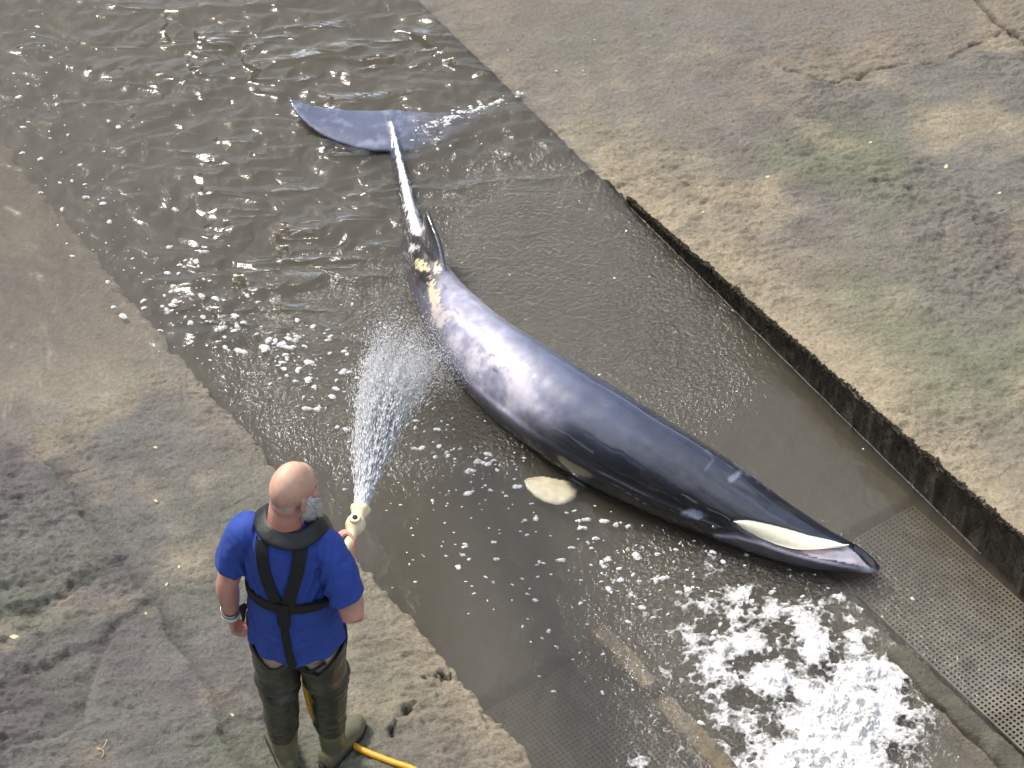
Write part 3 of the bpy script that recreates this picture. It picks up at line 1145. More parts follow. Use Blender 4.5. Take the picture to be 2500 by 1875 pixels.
    for i in range(30):
        c_, h_ = (Lc[i] + Tc[i]) / 2, (Tc[i] - Lc[i]) / 2
        P.append(c_ + np.outer(np.cos(tt), h_) + np.outer(np.sin(tt) * (0.024 * (1 - q[i]) ** 0.7 + 0.006), n2[i0]))
    fins.append((np.array(P).reshape(-1, 3), [tuple(f) for f in grid_faces(30, 18, True)] + [tuple(range(18)), tuple(range(29 * 18, 30 * 18))]))
    # flipper trailing back along the flank just under the surface
    flip = blade([(1490, 1190), (1430, 1200), (1380, 1232), (1330, 1228), (1290, 1200), (1278, 1176)],
                 [(1440, 1150), (1400, 1160), (1370, 1165), (1330, 1158), (1296, 1162), (1276, 1172)], [-0.045, -0.032, -0.018, -0.013, -0.013, -0.015], [0.03, 0.024, 0.014, 0.010, 0.007, 0.004])
    fins.append(flip)
    me = fuse([body] + fins, 0.0075, 3, 0.45)
    P = mco(me)
    N = mno(me)
    qx, qy = proj(P)
    cd = np.array([0, 0, CAMH]) - P
    cd /= np.linalg.norm(cd, axis=1)[:, None]
    vis = ((N * cd).sum(1) > -0.15).astype(float)

    # ---- colouring of the skin
    nz = fbm(P[:, 0] * 6, P[:, 1] * 6, P[:, 2] * 6, 5)
    nf = fbm(P[:, 0] * 24, P[:, 1] * 24, P[:, 2] * 24, 4)
    nh = fbm(P[:, 0] * 62, P[:, 1] * 62, P[:, 2] * 62, 3)
    dark = np.array([0.007, 0.008, 0.011])
    c = np.tile(dark, (len(P), 1))

    def blend(w, colr):
        nonlocal c
        w = np.clip(w, 0, 1)[:, None] * vis[:, None]
        c = c * (1 - w) + np.array(colr) * w

    def blob(cx, cy, rx, ry, ang=0):
        dx, dy = qx - cx, qy - cy
        ca, sa = math.cos(R(ang)), math.sin(R(ang))
        return np.exp(-((dx * ca + dy * sa) / rx) ** 2 - ((-dx * sa + dy * ca) / ry) ** 2)
    onb = (qy > 560)
    # slate-blue back, with part of the sky's blue sheen put into its colour
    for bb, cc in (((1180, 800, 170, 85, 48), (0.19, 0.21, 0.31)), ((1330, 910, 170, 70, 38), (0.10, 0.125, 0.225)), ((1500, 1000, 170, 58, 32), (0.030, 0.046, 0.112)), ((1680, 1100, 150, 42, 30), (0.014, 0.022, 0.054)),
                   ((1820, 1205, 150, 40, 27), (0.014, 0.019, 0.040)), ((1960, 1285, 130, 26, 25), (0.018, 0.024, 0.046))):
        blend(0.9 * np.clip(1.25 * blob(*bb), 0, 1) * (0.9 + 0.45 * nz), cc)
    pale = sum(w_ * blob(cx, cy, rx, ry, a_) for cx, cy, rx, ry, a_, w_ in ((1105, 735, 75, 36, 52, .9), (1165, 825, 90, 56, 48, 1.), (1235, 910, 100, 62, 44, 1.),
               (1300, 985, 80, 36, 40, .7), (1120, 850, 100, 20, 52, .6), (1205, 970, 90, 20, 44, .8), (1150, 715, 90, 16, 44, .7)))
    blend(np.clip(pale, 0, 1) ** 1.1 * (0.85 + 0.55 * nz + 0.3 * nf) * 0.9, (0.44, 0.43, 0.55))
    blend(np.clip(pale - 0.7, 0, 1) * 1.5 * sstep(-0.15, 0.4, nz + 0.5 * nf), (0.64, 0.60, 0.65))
    # black saddle behind the fin with torn pale skin
    blend(sstep(0.35, 0.75, blob(1028, 645, 78, 45, 70) + 0.35 * nf), (0.012, 0.012, 0.014))
    blend(sstep(0.45, 0.55, blob(1030, 648, 22, 15, 30) * (1 + 1.6 * nh)), (0.72, 0.62, 0.38))
    blend(sstep(0.45, 0.55, blob(1068, 652, 10, 18, 10) * (1 + 1.6 * nh)), (0.72, 0.64, 0.45))
    blend(sstep(0.45, 0.6, blob(1060, 720, 48, 17, 75) * (1 + 0.8 * nf + 1.2 * nh)) * 0.9, (0.70, 0.60, 0.42))
    blend(sstep(0.4, 0.6, blob(1078, 770, 36, 30, 70) * (1 + 1.0 * nf + 1.0 * nh)) * 0.8, (0.58, 0.51, 0.50))
    blend(sstep(0.5, 0.62, blob(1010, 605, 16, 12, 0) * (1 + 2.0 * nh)) * 0.8, (0.6, 0.6, 0.62))
    # scrapes
    for (sx, sy, ra, rb, an) in ((1205, 868, 14, 5, 20), (1210, 905, 16, 5, 35), (1115, 762, 16, 5, 45), (1085, 700, 14, 8, 40), (1480, 990, 10, 4, 10)):
        blend(sstep(0.5, 0.7, blob(sx, sy, ra, rb, an) * (1 + 0.6 * nf + 0.8 * nh)) * 0.7, (0.10, 0.09, 0.10))
    # flukes, bluish grey
    blend((qy < 385) * 0.9, (0.075, 0.09, 0.16))
    blend((qy < 385) * sstep(-0.1, 0.5, nz + 0.5 * nf) * 0.6, (0.24, 0.255, 0.37))
    # bare white ridge of the tail stock
    rd = seg_dist(qx, qy, [(954, 300), (966, 350), (976, 400), (990, 450), (1002, 505), (1018, 560)])
    wid = np.interp(qy, [290, 380, 450, 560, 590], [3, 6, 10, 16, 13])
    blend(sstep(1.15, 0.85, rd / wid + 0.5 * nf + 0.9 * nh) * (qy < 592), (0.74, 0.74, 0.80))
    # head marks
    for ln, w_, cc, s_ in (([(1800, 1188), (1880, 1226), (1960, 1268), (2010, 1292)], 6, (0.010, 0.010, 0.013), .9),
                           ([(1830, 1180), (1930, 1228), (2010, 1270), (2050, 1286)], 7, (0.010, 0.010, 0.013), .9),
                           ([(1795, 1240), (1850, 1255), (1920, 1280), (2000, 1300)], 3, (0.010, 0.010, 0.013), .6),
                           ([(1805, 1132), (1850, 1158), (1885, 1185)], 14, (0.20, 0.25, 0.34), .6),
                           ([(1785, 1170), (1805, 1155)], 8, (0.28, 0.31, 0.40), .5),
                           ([(1725, 1100), (1742, 1120), (1722, 1148)], 5, (0.12, 0.14, 0.2), .4)):
        blend(s_ * sstep(1.3, 0.2, seg_dist(qx, qy, ln) / w_ + 0.7 * nf + 0.6 * nh), cc)
    blend(0.6 * sstep(0.3, 0.9, blob(1695, 1256, 36, 13, 10) * (1 + 0.8 * nf + 0.8 * nh)), (0.22, 0.26, 0.36))
    # lower jaw
    jaw = [(1740, 1306), (1800, 1300), (1850, 1318), (1900, 1340), (1960, 1358), (2030, 1372), (2090, 1380), (2130, 1390), (2152, 1392), (2150, 1404), (2060, 1404), (1900, 1392), (1780, 1350)]
    blend(in_poly(qx, qy, jaw) * 0.85, (0.075, 0.075, 0.10))
    blend(sstep(1.1, 0.3, seg_dist(qx, qy, [(1745, 1307), (1800, 1312), (1860, 1328), (1920, 1350), (2000, 1370), (2090, 1388)]) / 5) * 0.8, (0.40, 0.38, 0.48))
    gum = [(1940, 1336), (1990, 1338), (2066, 1332), (2092, 1352), (2124, 1388), (2060, 1372), (1985, 1360)]
    blend(in_poly(qx, qy, gum) * 0.9, (0.42, 0.40, 0.46))
    blend(blob(1985, 1345, 34, 8, 10) * 1.0, (0.62, 0.40, 0.40))
    blend(blob(2120, 1394, 26, 8, 10) * 0.9, (0.50, 0.52, 0.60))
    gape = [(2078, 1327), (2104, 1320), (2142, 1380), (2130, 1388), (2100, 1352)]
    blend(in_poly(qx, qy, gape) * 1.0, (0.008, 0.008, 0.009))  # shade inside the open mouth painted black
    # pale band of the flipper
    blend((qx < 1408) * (qx > 1270) * (qy > 1152 + (qx - 1270) * 0.20) * (qy < 1240) * (np.abs(P[:, 2] + 0.014) < 0.03) * sstep(0.25, 0.5, blob(1335, 1195, 75, 42, 25) + 0.1 * nf), (0.62, 0.55, 0.37))
    c = np.clip(c * (1 + 0.15 * nf)[:, None], 0.004, 0.9)
    set_col(me, c)
    me.materials.append(M_WHALE)
    root = obj('whale', None, None, 'stranded dark blue-grey whale lying in the shallow water of the slipway', 'whale')
    root.empty_display_size = 0.2
    org = at(1430, 1066, 0.0)
    org[2] = float(floor_z(ab(org[0], org[1])[0]))
    root.location = org
    sh = Matrix.Translation(-Vector(org))
    me.transform(sh)
    obj('body', me, root)
    # baleen: row of fine plates hanging in the open mouth
    fine_i = [i for i in range(n) if (in_poly(px[i], py[i], BAL) & facing[i]).any() and u[i] < 0.4]
    tops, bots = [], []
    for i in fine_i:
        js = np.where(in_poly(px[i], py[i], BAL) & facing[i])[0]
        order = js[np.argsort(py[i][js])]
        tops.append(V0[i, order[0]] - N0[i, order[0]] * 0.004)
        bots.append(V0[i, order[-1]] - N0[i, order[-1]] * 0.009)
    tops, bots = np.array(tops), np.array(bots)

    def smooth(a_):
        for _ in range(6):
            a_[1:-1] = 0.25 * a_[:-2] + 0.5 * a_[1:-1] + 0.25 * a_[2:]
        return a_
    tops, bots = smooth(tops), smooth(bots)
    k = 160
    s0 = np.linspace(0, 1, len(tops))
    tt_ = np.stack([np.interp(np.linspace(0, 1, k), s0, tops[:, j]) for j in range(3)], 1)
    bb_ = np.stack([np.interp(np.linspace(0, 1, k), s0, bots[:, j]) for j in range(3)], 1)
    outn = near[fine_i[len(fine_i) // 2]] * 0.8 + np.array([0, 0, 0.6])
    rows = 9
    G = []
    for r_ in range(rows):
        f_ = r_ / (rows - 1)
        bul = 0.010 * math.sin(math.pi * f_)
        G.append(tt_ * (1 - f_) + bb_ * f_ + outn * (bul + 0.0012 * np.where(np.arange(k) % 2, 1, -1))[:, None])
    G = np.array(G)
    back = G - outn * 0.02
    Vb = np.vstack([G.reshape(-1, 3), back.reshape(-1, 3)])
    Fb = [tuple(f) for f in grid_faces(rows, k)] + [tuple(int(v) + rows * k for v in f[::-1]) for f in grid_faces(rows, k)]
    for j in range(k - 1):
        Fb.append((j, j + 1, rows * k + j + 1, rows * k + j))
        o2 = (rows - 1) * k
        Fb.append((o2 + j + 1, o2 + j, rows * k + o2 + j, rows * k + o2 + j + 1))
    mb = new_mesh('baleen', Vb, Fb, True, mats=[M_BALEEN])
    mb.transform(sh)
    bo = obj('baleen', mb, root)
    bo['label'] = 'cream fringe of baleen plates showing in the open mouth'
    # eye, just behind and above the corner of the mouth
    tx, ty = 1742, 1287
    dd = np.hypot(px - tx, py - ty) + 1e3 * (~facing)
    i, j = np.unravel_index(np.argmin(dd), dd.shape)
    ve, fe = ellipsoid(V0[i, j] - N0[i, j] * 0.004, (0.016, 0.016, 0.011), n=10, m=14)
    mee = new_mesh('eye', ve, fe, True, mats=[M_EYE])
    mee.transform(sh)
    obj('eye', mee, root)
    return root


build_whale()


# ------------------------------------------------------------------ the man with the hose
def build_man():
    px0 = at(760, 1868, 0.215)
    ox, oy = float(px0[0]), float(px0[1])
    oz = on_bank(BVH_L, ox, oy) + 0.0
    root = obj('person', None, None, 'bald man in a blue t-shirt, black life vest and olive waders spraying a hose', 'person')
    root.empty_display_size = 0.2
    root.location = (ox, oy, oz)
    YAW = R(-9)
    root.rotation_euler = (0, 0, YAW)
    root.scale = (0.91, 1, 1)
    Mw = Matrix.Translation(root.location) @ Matrix.Rotation(YAW, 4, 'Z') @ Matrix.Diagonal((0.91, 1, 1, 1))

    def tube(pts, ru, rv=None, up=(0, 1, 0), n=24, M=20):
        P = np.column_stack([np.asarray(pts, float), np.asarray(ru, float), np.asarray(rv if rv is not None else ru, float)])
        Q = catmull(P, n)
        return loft(Q[:, :3], np.maximum(Q[:, 3], 0.003), np.maximum(Q[:, 4], 0.003), up, M)

    # ---- bare body: one continuous figure (head, arms, hands, trunk and legs under the clothes)
    parts = []
    HT = R(-34)                                          # head turned to his right
    Hc = np.array([0.032, 0.015, 1.606])

    def hp(x, y, z):
        x, y, z = 0.97 * x, 0.94 * y, 0.95 * z
        c_, s_ = math.cos(HT), math.sin(HT)
        y2 = y * math.cos(R(-10)) - z * math.sin(R(-10))
        z2 = y * math.sin(R(-10)) + z * math.cos(R(-10))
        return Hc + np.array([x * c_ - y2 * s_, x * s_ + y2 * c_, z2])
    HR = np.array(Matrix.Rotation(HT, 3, 'Z') @ Matrix.Rotation(R(-10), 3, 'X'))

    def hel(x, y, z, r, n=16, m=24):
        return ellipsoid(hp(x, y, z), np.array(r) * [0.97, 0.94, 0.95], HR, n, m)
    parts += [hel(0, -0.014, 0.048, (0.070, 0.092, 0.092), 24, 32), hel(0, 0.035, 0.035, (0.062, 0.062, 0.080)), hel(0, 0.030, -0.045, (0.055, 0.062, 0.068)),
              hel(0, 0.062, -0.082, (0.036, 0.030, 0.028)), hel(0, -0.048, -0.005, (0.060, 0.045, 0.062)), hel(0, 0.082, 0.035, (0.050, 0.018, 0.012)),
              hel(0, 0.103, -0.012, (0.014, 0.020, 0.014)), hel(0, 0.096, 0.008, (0.010, 0.012, 0.026)),
              hel(0, 0.090, -0.048, (0.026, 0.010, 0.007)), hel(0, 0.089, -0.060, (0.022, 0.010, 0.007))]
    for s_ in (-1, 1):
        ER = HR @ np.array(Matrix.Rotation(s_ * R(22), 3, 'Z'))
        parts.append(ellipsoid(hp(s_ * 0.072, -0.010, 0.000), (0.011, 0.021, 0.033), ER))
        parts.append(ellipsoid(hp(s_ * 0.078, -0.020, 0.006), (0.007, 0.008, 0.028), ER))
        parts.append(hel(s_ * 0.040, 0.070, -0.010, (0.024, 0.022, 0.020)))
    parts.append(tube([(0, -0.01, 1.40), (0, -0.008, 1.48), (0.006, -0.002, 1.55), hp(0, -0.018, 0.0)], [0.095, 0.068, 0.062, 0.060], [0.085, 0.066, 0.064, 0.066]))
    parts.append(tube([(0, 0, 0.80), (0, 0, 0.95), (0, 0.01, 1.12), (0, 0.005, 1.28), (0, -0.005, 1.40), (0, -0.005, 1.45)],
                      [0.15, 0.155, 0.150, 0.160, 0.14, 0.06], [0.11, 0.115, 0.12, 0.11, 0.085, 0.05]))
    FL, FR = (-0.098, -0.015), (0.088, 0.040)             # feet
    for s_, (fx, fy) in ((-1, FL), (1, FR)):
        parts.append(tube([(s_ * 0.08, 0, 0.92), (s_ * 0.085 + 0.2 * (fx - s_ * .08), 0.01, 0.70), (fx, fy + 0.012, 0.46), (fx, fy - 0.008, 0.28), (fx, fy, 0.09)],
                          [0.08, 0.072, 0.052, 0.048, 0.036]))
    # left arm hanging
    LS, LE, LW = np.array([-0.166, 0.0, 1.400]), np.array([-0.244, -0.035, 1.130]), np.array([-0.262, 0.005, 0.905])
    parts.append(tube([LS, LS * 0.5 + LE * 0.5, LE, LE * 0.65 + LW * 0.35 + [0, 0, 0], LW], [0.056, 0.050, 0.043, 0.043, 0.030], [0.060, 0.052, 0.045, 0.045, 0.026]))
    # right arm bent, forearm forward
    RS, RE, RW = np.array([0.162, -0.01, 1.362]), np.array([0.256, -0.090, 1.110]), np.array([0.206, 0.090, 1.155])
    parts.append(tube([RS, RS * 0.5 + RE * 0.5, RE], [0.056, 0.050, 0.043], [0.060, 0.052, 0.045]))
    parts.append(tube([RE + [0, -0.01, -0.01], RE * 0.65 + RW * 0.35, RW], [0.042, 0.043, 0.029], up=(0, 0, 1)))

    def hand(W, f, pn, curl, thumb, scale=1.0, mir=1):
        """W wrist, f along the palm, pn palm-facing normal; five fingers with their own lengths and bends"""
        f = np.asarray(f, float) / np.linalg.norm(f)
        pn = np.asarray(pn, float)
        pn -= f * (pn @ f)
        pn /= np.linalg.norm(pn)
        s = np.cross(f, pn) * mir
        out = [loft([W - f * 0.012, W + f * 0.02, W + f * 0.055, W + f * 0.088], [0.026, 0.031, 0.038, 0.036], [0.020, 0.019, 0.017, 0.013], up=pn, M=18)]
        L = [(0.040, 0.026, 0.021), (0.045, 0.029, 0.022), (0.042, 0.027, 0.021), (0.033, 0.021, 0.018)]
        for k in range(4):
            p = W + f * (0.086 - 0.004 * abs(k - 1)) + s * (0.029 - 0.0195 * k)
            pts, ang = [p - f * 0.02, p], 0.0
            for j, ll in enumerate(L[k]):
                ang += curl[j]
                d = f * math.cos(ang) + pn * math.sin(ang)
                p = p + d * ll * scale
                pts.append(p)
            out.append(tube(pts, [0.0095, 0.0098, 0.0092, 0.0085, 0.007], up=s, n=16, M=10))
        p = W + f * 0.022 + s * 0.026
        pts = [W + f * 0.012 + s * 0.014, p]
        for (a_, b_, c_, ll) in thumb:
            d = f * a_ + s * b_ + pn * c_
            p = p + d / np.linalg.norm(d) * ll
            pts.append(p)
        out.append(tube(pts, [0.014, 0.0135, 0.0115, 0.0105, 0.0085][:len(pts)], up=pn, n=16, M=10))
        return out
    parts += hand(LW, (0.05, 0.10, -1), (1, 0.15, 0.1), (0.75, 1.0, 0.6), [(0.8, 0.55, 0.3, 0.036), (0.9, 0.0, 0.6, 0.030), (0.8, -0.2, 0.8, 0.024)], mir=-1)
    NOZ0 = RW + np.array([-0.012, 0.075, 0.052])          # axis of the hose where it is gripped
    ND = np.array([0.09, 1.0, 0.06])
    ND /= np.linalg.norm(ND)
    # palm lies on the outer side of the grip, fingers wrap under and round it
    parts += hand(RW, (-0.02, 1.0, 0.42), (-1, 0.05, 0.1), (0.65, 1.15, 0.95), [(0.8, 0.5, 0.45, 0.034), (0.8, -0.1, 0.8, 0.030), (0.5, -0.3, 0.9, 0.024)], mir=-1)
    me = fuse(parts, 0.0045, 3, 0.5)
    P = mco(me)
    c = np.tile(np.array([0.60, 0.31, 0.245]), (len(P), 1))
    nzz = fbm(P[:, 0] * 14, P[:, 1] * 14, P[:, 2] * 14, 4)

    def bl(w, cc):
        nonlocal c
        w = np.clip(w, 0, 1)[:, None]
        c = c * (1 - w) + np.array(cc) * w
    bl(sstep(1.60, 1.70, P[:, 2]) * 0.85, (0.66, 0.43, 0.31))
    bl(sstep(1.57, 1.50, P[:, 2]) * (P[:, 2] > 1.42) * 0.8, (0.55, 0.22, 0.16))
    for s_ in (-1, 1):
        e_ = hp(s_ * 0.08, -0.012, 0.0)
        bl(np.exp(-(np.linalg.norm(P - e_, axis=1) / 0.035) ** 2) * 0.8, (0.56, 0.21, 0.16))
        e_ = hp(s_ * 0.068, -0.035, -0.012)
        bl(np.exp(-(np.linalg.norm((P - e_) * [1, 1, 0.6], axis=1) / 0.011) ** 2) * 0.8, (0.20, 0.05, 0.035))
    # cropped grey fringe round the back of the head
    hl = (P - Hc) @ HR
    fr_ = np.exp(-((hl[:, 2] - 0.012 + 0.01 * nzz) / 0.022) ** 2) * sstep(0.01, -0.03, hl[:, 1]) * (np.abs(P[:, 0]) < 0.12) * (P[:, 2] > 1.5)
    bl(fr_ * (0.62 + 0.6 * nzz), (0.38, 0.33, 0.31))
    kn = np.exp(-(np.linalg.norm(P - (LW + [0.02, 0.03, -0.11]), axis=1) / 0.05) ** 2)
    bl(kn * 0.5, (0.45, 0.16, 0.13))
    c = c * (1 + 0.10 * nzz)[:, None]
    set_col(me, np.clip(c, 0, 0.9))
    me.materials.append(M_SKIN)
    obj('body', me, root)
    # eyes
    for s_ in (-1, 1):
        ve, fe = ellipsoid(hp(s_ * 0.031, 0.079, 0.012), (0.011, 0.011, 0.008), HR, 10, 14)
        obj('eye', new_mesh('eye', ve, fe, True, mats=[M_EYE]), root)

    # ---- beard: full, white, of short tapering locks on a rounded base
    V, F = [], []
    rs = np.random.default_rng(8)
    base = fuse([hel(0, 0.060, -0.075, (0.060, 0.055, 0.050)), hel(0, 0.080, -0.125, (0.048, 0.042, 0.048)), hel(-0.05, 0.028, -0.035, (0.022, 0.034, 0.044)), hel(0.05, 0.028, -0.035, (0.022, 0.034, 0.044))], 0.005, 4)
    bp, bn = mco(base), mno(base)
    bf = [tuple(p.vertices) for p in base.polygons]
    lock = []
    for i in rs.choice(len(bp), 900):
        d = bn[i] + np.array([0, 0, -0.7]) + rs.normal(size=3) * 0.25
        d /= np.linalg.norm(d)
        s = np.cross(d, rs.normal(size=3))
        s /= np.linalg.norm(s)
        t = np.cross(d, s)
        w, L = 0.0030, rs.uniform(0.014, 0.034)
        k = len(V)
        V += [bp[i] + s * w, bp[i] - s * w * 0.5 + t * w, bp[i] - s * w * 0.5 - t * w, bp[i] + d * L]
        F += [(k, k + 1, k + 3), (k + 1, k + 2, k + 3), (k + 2, k, k + 3)]
    vb, fb = join([(bp, bf), (np.array(V), F)])
    obj('beard', new_mesh('beard', vb, fb, True, mats=[M_BEARD]), root)

    # ---- t-shirt
    def cup(pts, ru, rv, up=(0, 1, 0), n=24, M=28, lip=0.006):
        """tube whose last end is hollow, like a sleeve or hem"""
        Q = catmull(np.column_stack([np.asarray(pts, float), ru, rv]), n)
        C_, a_, b_ = Q[:, :3], Q[:, 3], Q[:, 4]
        back = C_[::-1][:5]
        C_ = np.vstack([C_, back[0], back[1:]])
        a_ = np.concatenate([a_, a_[::-1][:5] - 0.010])
        b_ = np.concatenate([b_, b_[::-1][:5] - 0.010])
        V_, F_ = loft(C_[:n], a_[:n], b_[:n], up, M)
        V2, F2 = loft(C_[n:][::-1], a_[n:][::-1], b_[n:][::-1], up, M)
        V_ = list(V_[:-2])
        Fq = [tuple(f) for f in grid_faces(n, M, True)]
        k0 = len(V_)
        inner = list(V2[:-2].reshape(5, M, 3)[::-1].reshape(-1, 3))
        V_ += inner
        for q in range(4):
            for j in range(M):
                j2 = (j + 1) % M
                Fq.append((k0 + q * M + j, k0 + q * M + j2, k0 + (q + 1) * M + j2, k0 + (q + 1) * M + j))
        for j in range(M):
            j2 = (j + 1) % M
            Fq.append(((n - 1) * M + j, (n - 1) * M + j2, k0 + j2, k0 + j))
        V_ += [C_[0], C_[-1]]
        for j in range(M):
            j2 = (j + 1) % M
            Fq.append((len(V_) - 2, j, j2))
            Fq.append((len(V_) - 1, k0 + 4 * M + j2, k0 + 4 * M + j))
        return np.array(V_), Fq
    tor = cup([(0, -0.008, 1.475), (0, -0.012, 1.445), (0, -0.012, 1.40), (0, -0.006, 1.32), (0, 0.004, 1.20), (0, 0.006, 1.08), (0, 0.0, 0.96), (0, -0.004, 0.855)],
              [0.070, 0.112, 0.155, 0.172, 0.170, 0.172, 0.182, 0.190], [0.066, 0.082, 0.106, 0.128, 0.140, 0.148, 0.148, 0.150], n=40, M=48)
    slL = cup([(-0.10, -0.01, 1.42), (-0.155, -0.005, 1.40), LS * 0.72 + LE * 0.28 + [-0.004, 0, 0], LS * 0.36 + LE * 0.64 + [-0.002, 0, 0]], [0.055, 0.066, 0.066, 0.066], [0.055, 0.072, 0.072, 0.072], n=22)
    slR = cup([(0.09, -0.01, 1.41), (0.142, -0.010, 1.368), RS * 0.7 + RE * 0.3 + [0.004, 0, 0], RS * 0.30 + RE * 0.70 + [0.002, 0, 0]], [0.055, 0.067, 0.069, 0.071], [0.055, 0.074, 0.077, 0.080], n=22)
    sh = fuse([tor, slL, slR], 0.0055, 5, 0.5)
    P, N = mco(sh), mno(sh)
    fold = 0.0075 * fbm(P[:, 0] * 7, P[:, 1] * 7, P[:, 2] * 9, 3)
    # creases falling from the armpits and across the lower back
    for sx in (-1, 1):
        w = np.exp(-((P[:, 0] - sx * 0.14) / 0.05) ** 2 - ((P[:, 2] - 1.25) / 0.12) ** 2)
        fold += w * 0.0080 * np.sin((P[:, 0] * sx * 1.0 - P[:, 2] * 0.30) * 170 + 2.0 * nz_(P))
    w = sstep(1.14, 1.02, P[:, 2])
    q_ = fbm(P[:, 0] * 4 + 3, P[:, 1] * 4, P[:, 2] * 12 + 1.5 * nz_(P), 3)
    fold += w * 0.020 * (0.25 - np.abs(q_))
    w = sstep(1.10, 0.88, P[:, 2])
    fold += w * 0.004 * np.sin(np.arctan2(P[:, 1], P[:, 0]) * 8 + 5 * nz_(P))
    q_ = fbm(P[:, 0] * 14 + 3, P[:, 1] * 8, P[:, 2] * 6 + 2.0 * nz_(P), 2)
    fold += sstep(1.15, 1.25, P[:, 2]) * 0.012 * (0.2 - np.abs(q_)) * sstep(0.04, 0.12, np.abs(P[:, 0]))
    P2 = P + N * fold[:, None]
    sh.vertices.foreach_set('co', P2.astype(np.float32).ravel())
    sh.update()
    sh.materials.append(M_SHIRT)
    obj('t_shirt', sh, root)
    bvh = BVHTree.FromPolygons([Vector(p) for p in P2], [tuple(p.vertices) for p in sh.polygons])

    # ---- shorts
    pel = tube([(0, 0, 1.00), (0, 0.0, 0.92), (0, -0.004, 0.84), (0, 0, 0.77)], [0.140, 0.158, 0.168, 0.10], [0.105, 0.118, 0.128, 0.09])
    tl = tube([(-0.088, -0.006, 0.86), (-0.095, -0.002, 0.70), (-0.098, 0, 0.60)], [0.084, 0.080, 0.076])
    tr_ = tube([(0.088, -0.006, 0.86), (0.088, 0.004, 0.70), (0.092, 0.01, 0.60)], [0.084, 0.080, 0.076])
    so = fuse([pel, tl, tr_], 0.006, 3)
    so.materials.append(M_KHAKI)
    obj('shorts', so, root)

    # ---- thigh waders with boots
    for s_, (fx, fy), toe in ((-1, FL, R(122)), (1, FR, R(66))):
        hx = s_ * 0.097
        pts = [(hx, -0.004, 0.775), (hx * 0.6 + fx * 0.4, 0.002, 0.66), (fx * 0.9 + hx * 0.1, fy + 0.012, 0.53), (fx, fy + 0.012, 0.45), (fx, fy - 0.004, 0.32), (fx, fy, 0.20), (fx, fy + 0.002, 0.10)]
        rr = [0.098, 0.090, 0.077, 0.074, 0.069, 0.056, 0.053]
        leg = cup(pts[::-1], rr[::-1], rr[::-1], n=46, M=36)
        d = np.array([math.cos(toe), math.sin(toe), 0])
        h = np.array([fx, fy, 0])
        foot = loft([h - d * 0.070 + [0, 0, 0.05], h - d * 0.055 + [0, 0, 0.055], h + [0, 0, 0.058], h + d * 0.07 + [0, 0, 0.052], h + d * 0.135 + [0, 0, 0.042], h + d * 0.185 + [0, 0, 0.036], h + d * 0.20 + [0, 0, 0.034]],
                    [0.02, 0.040, 0.043, 0.047, 0.050, 0.034, 0.012], [0.02, 0.045, 0.056, 0.046, 0.034, 0.026, 0.012], M=22)
        wm = fuse([leg, foot], 0.0055, 4)
        P, N = mco(wm), mno(wm)
        zt = P[:, 2]
        zq = zt + 0.02 * fbm(P[:, 0] * 8, P[:, 1] * 8, 3.0 + s_, 2)
        f_ = 0.014 * np.exp(-((zq - 0.570) / 0.020) ** 2) + 0.010 * np.exp(-((zq - 0.495) / 0.015) ** 2) - 0.012 * np.exp(-((zq - 0.533) / 0.011) ** 2)
        f_ += (0.006 * fbm(P[:, 0] * 9, P[:, 1] * 9, zt * 14, 3) + 0.012 * (0.22 - np.abs(fbm(P[:, 0] * 6 + 2, P[:, 1] * 6, zt * 17, 3)))) * sstep(0.12, 0.25, zt)
        ang = np.arctan2(P[:, 1] - fy, P[:, 0] - fx)
        f_ += 0.004 * np.sin(zt * 150 + 2.5 * np.sin(ang + s_)) * np.exp(-((zt - 0.27) / 0.06) ** 2)
        P = P + N * f_[:, None]
        out_ = np.clip((P[:, 0] - hx) * s_ / 0.1, -1, 1)
        P[:, 2] += sstep(0.64, 0.775, zt) * (0.075 * np.clip(out_, 0, 1) - 0.035 * np.exp(-((P[:, 1] + 0.10) / 0.06) ** 2) * (1 - np.clip(out_, 0, 1)))
        wm.vertices.foreach_set('co', P.astype(np.float32).ravel())
        cen = np.array([np.mean([zt[v] for v in p.vertices]) for p in wm.polygons])
        wm.materials.append(M_WADER)
        wm.materials.append(M_BOOT)
        wm.polygons.foreach_set('material_index', (cen < 0.22).astype(np.int32))
        wo_ = obj('wader', wm, root)
        sole = loft([h - d * 0.074 + [0, 0, 0.012], h - d * 0.055 + [0, 0, 0.012], h + [0, 0, 0.012], h + d * 0.07 + [0, 0, 0.012], h + d * 0.135 + [0, 0, 0.012], h + d * 0.185 + [0, 0, 0.013], h + d * 0.205 + [0, 0, 0.014]],
                    [0.022, 0.042, 0.042, 0.045, 0.052, 0.036, 0.012], [0.012, 0.016, 0.016, 0.016, 0.016, 0.014, 0.010], M=16, power=5)
        obj('sole', new_mesh('sole', *sole, True, mats=[M_SOLE]), wo_)
        # suspender strap from the wader top up to the belt
        sp = tube([(s_ * 0.182, 0.0, 0.80), (s_ * 0.190, 0.0, 0.86), (s_ * 0.186, 0.0, 0.93)], [0.012] * 3, [0.004] * 3, n=10, M=8)
        obj('strap', new_mesh('strap', *sp, True, mats=[M_WEB]), wo_)

    # ---- life vest: collar and harness lying on the shirt
    vest = obj('life_vest', None, root)
    vest['label'] = 'black inflatable life vest with collar and back harness'
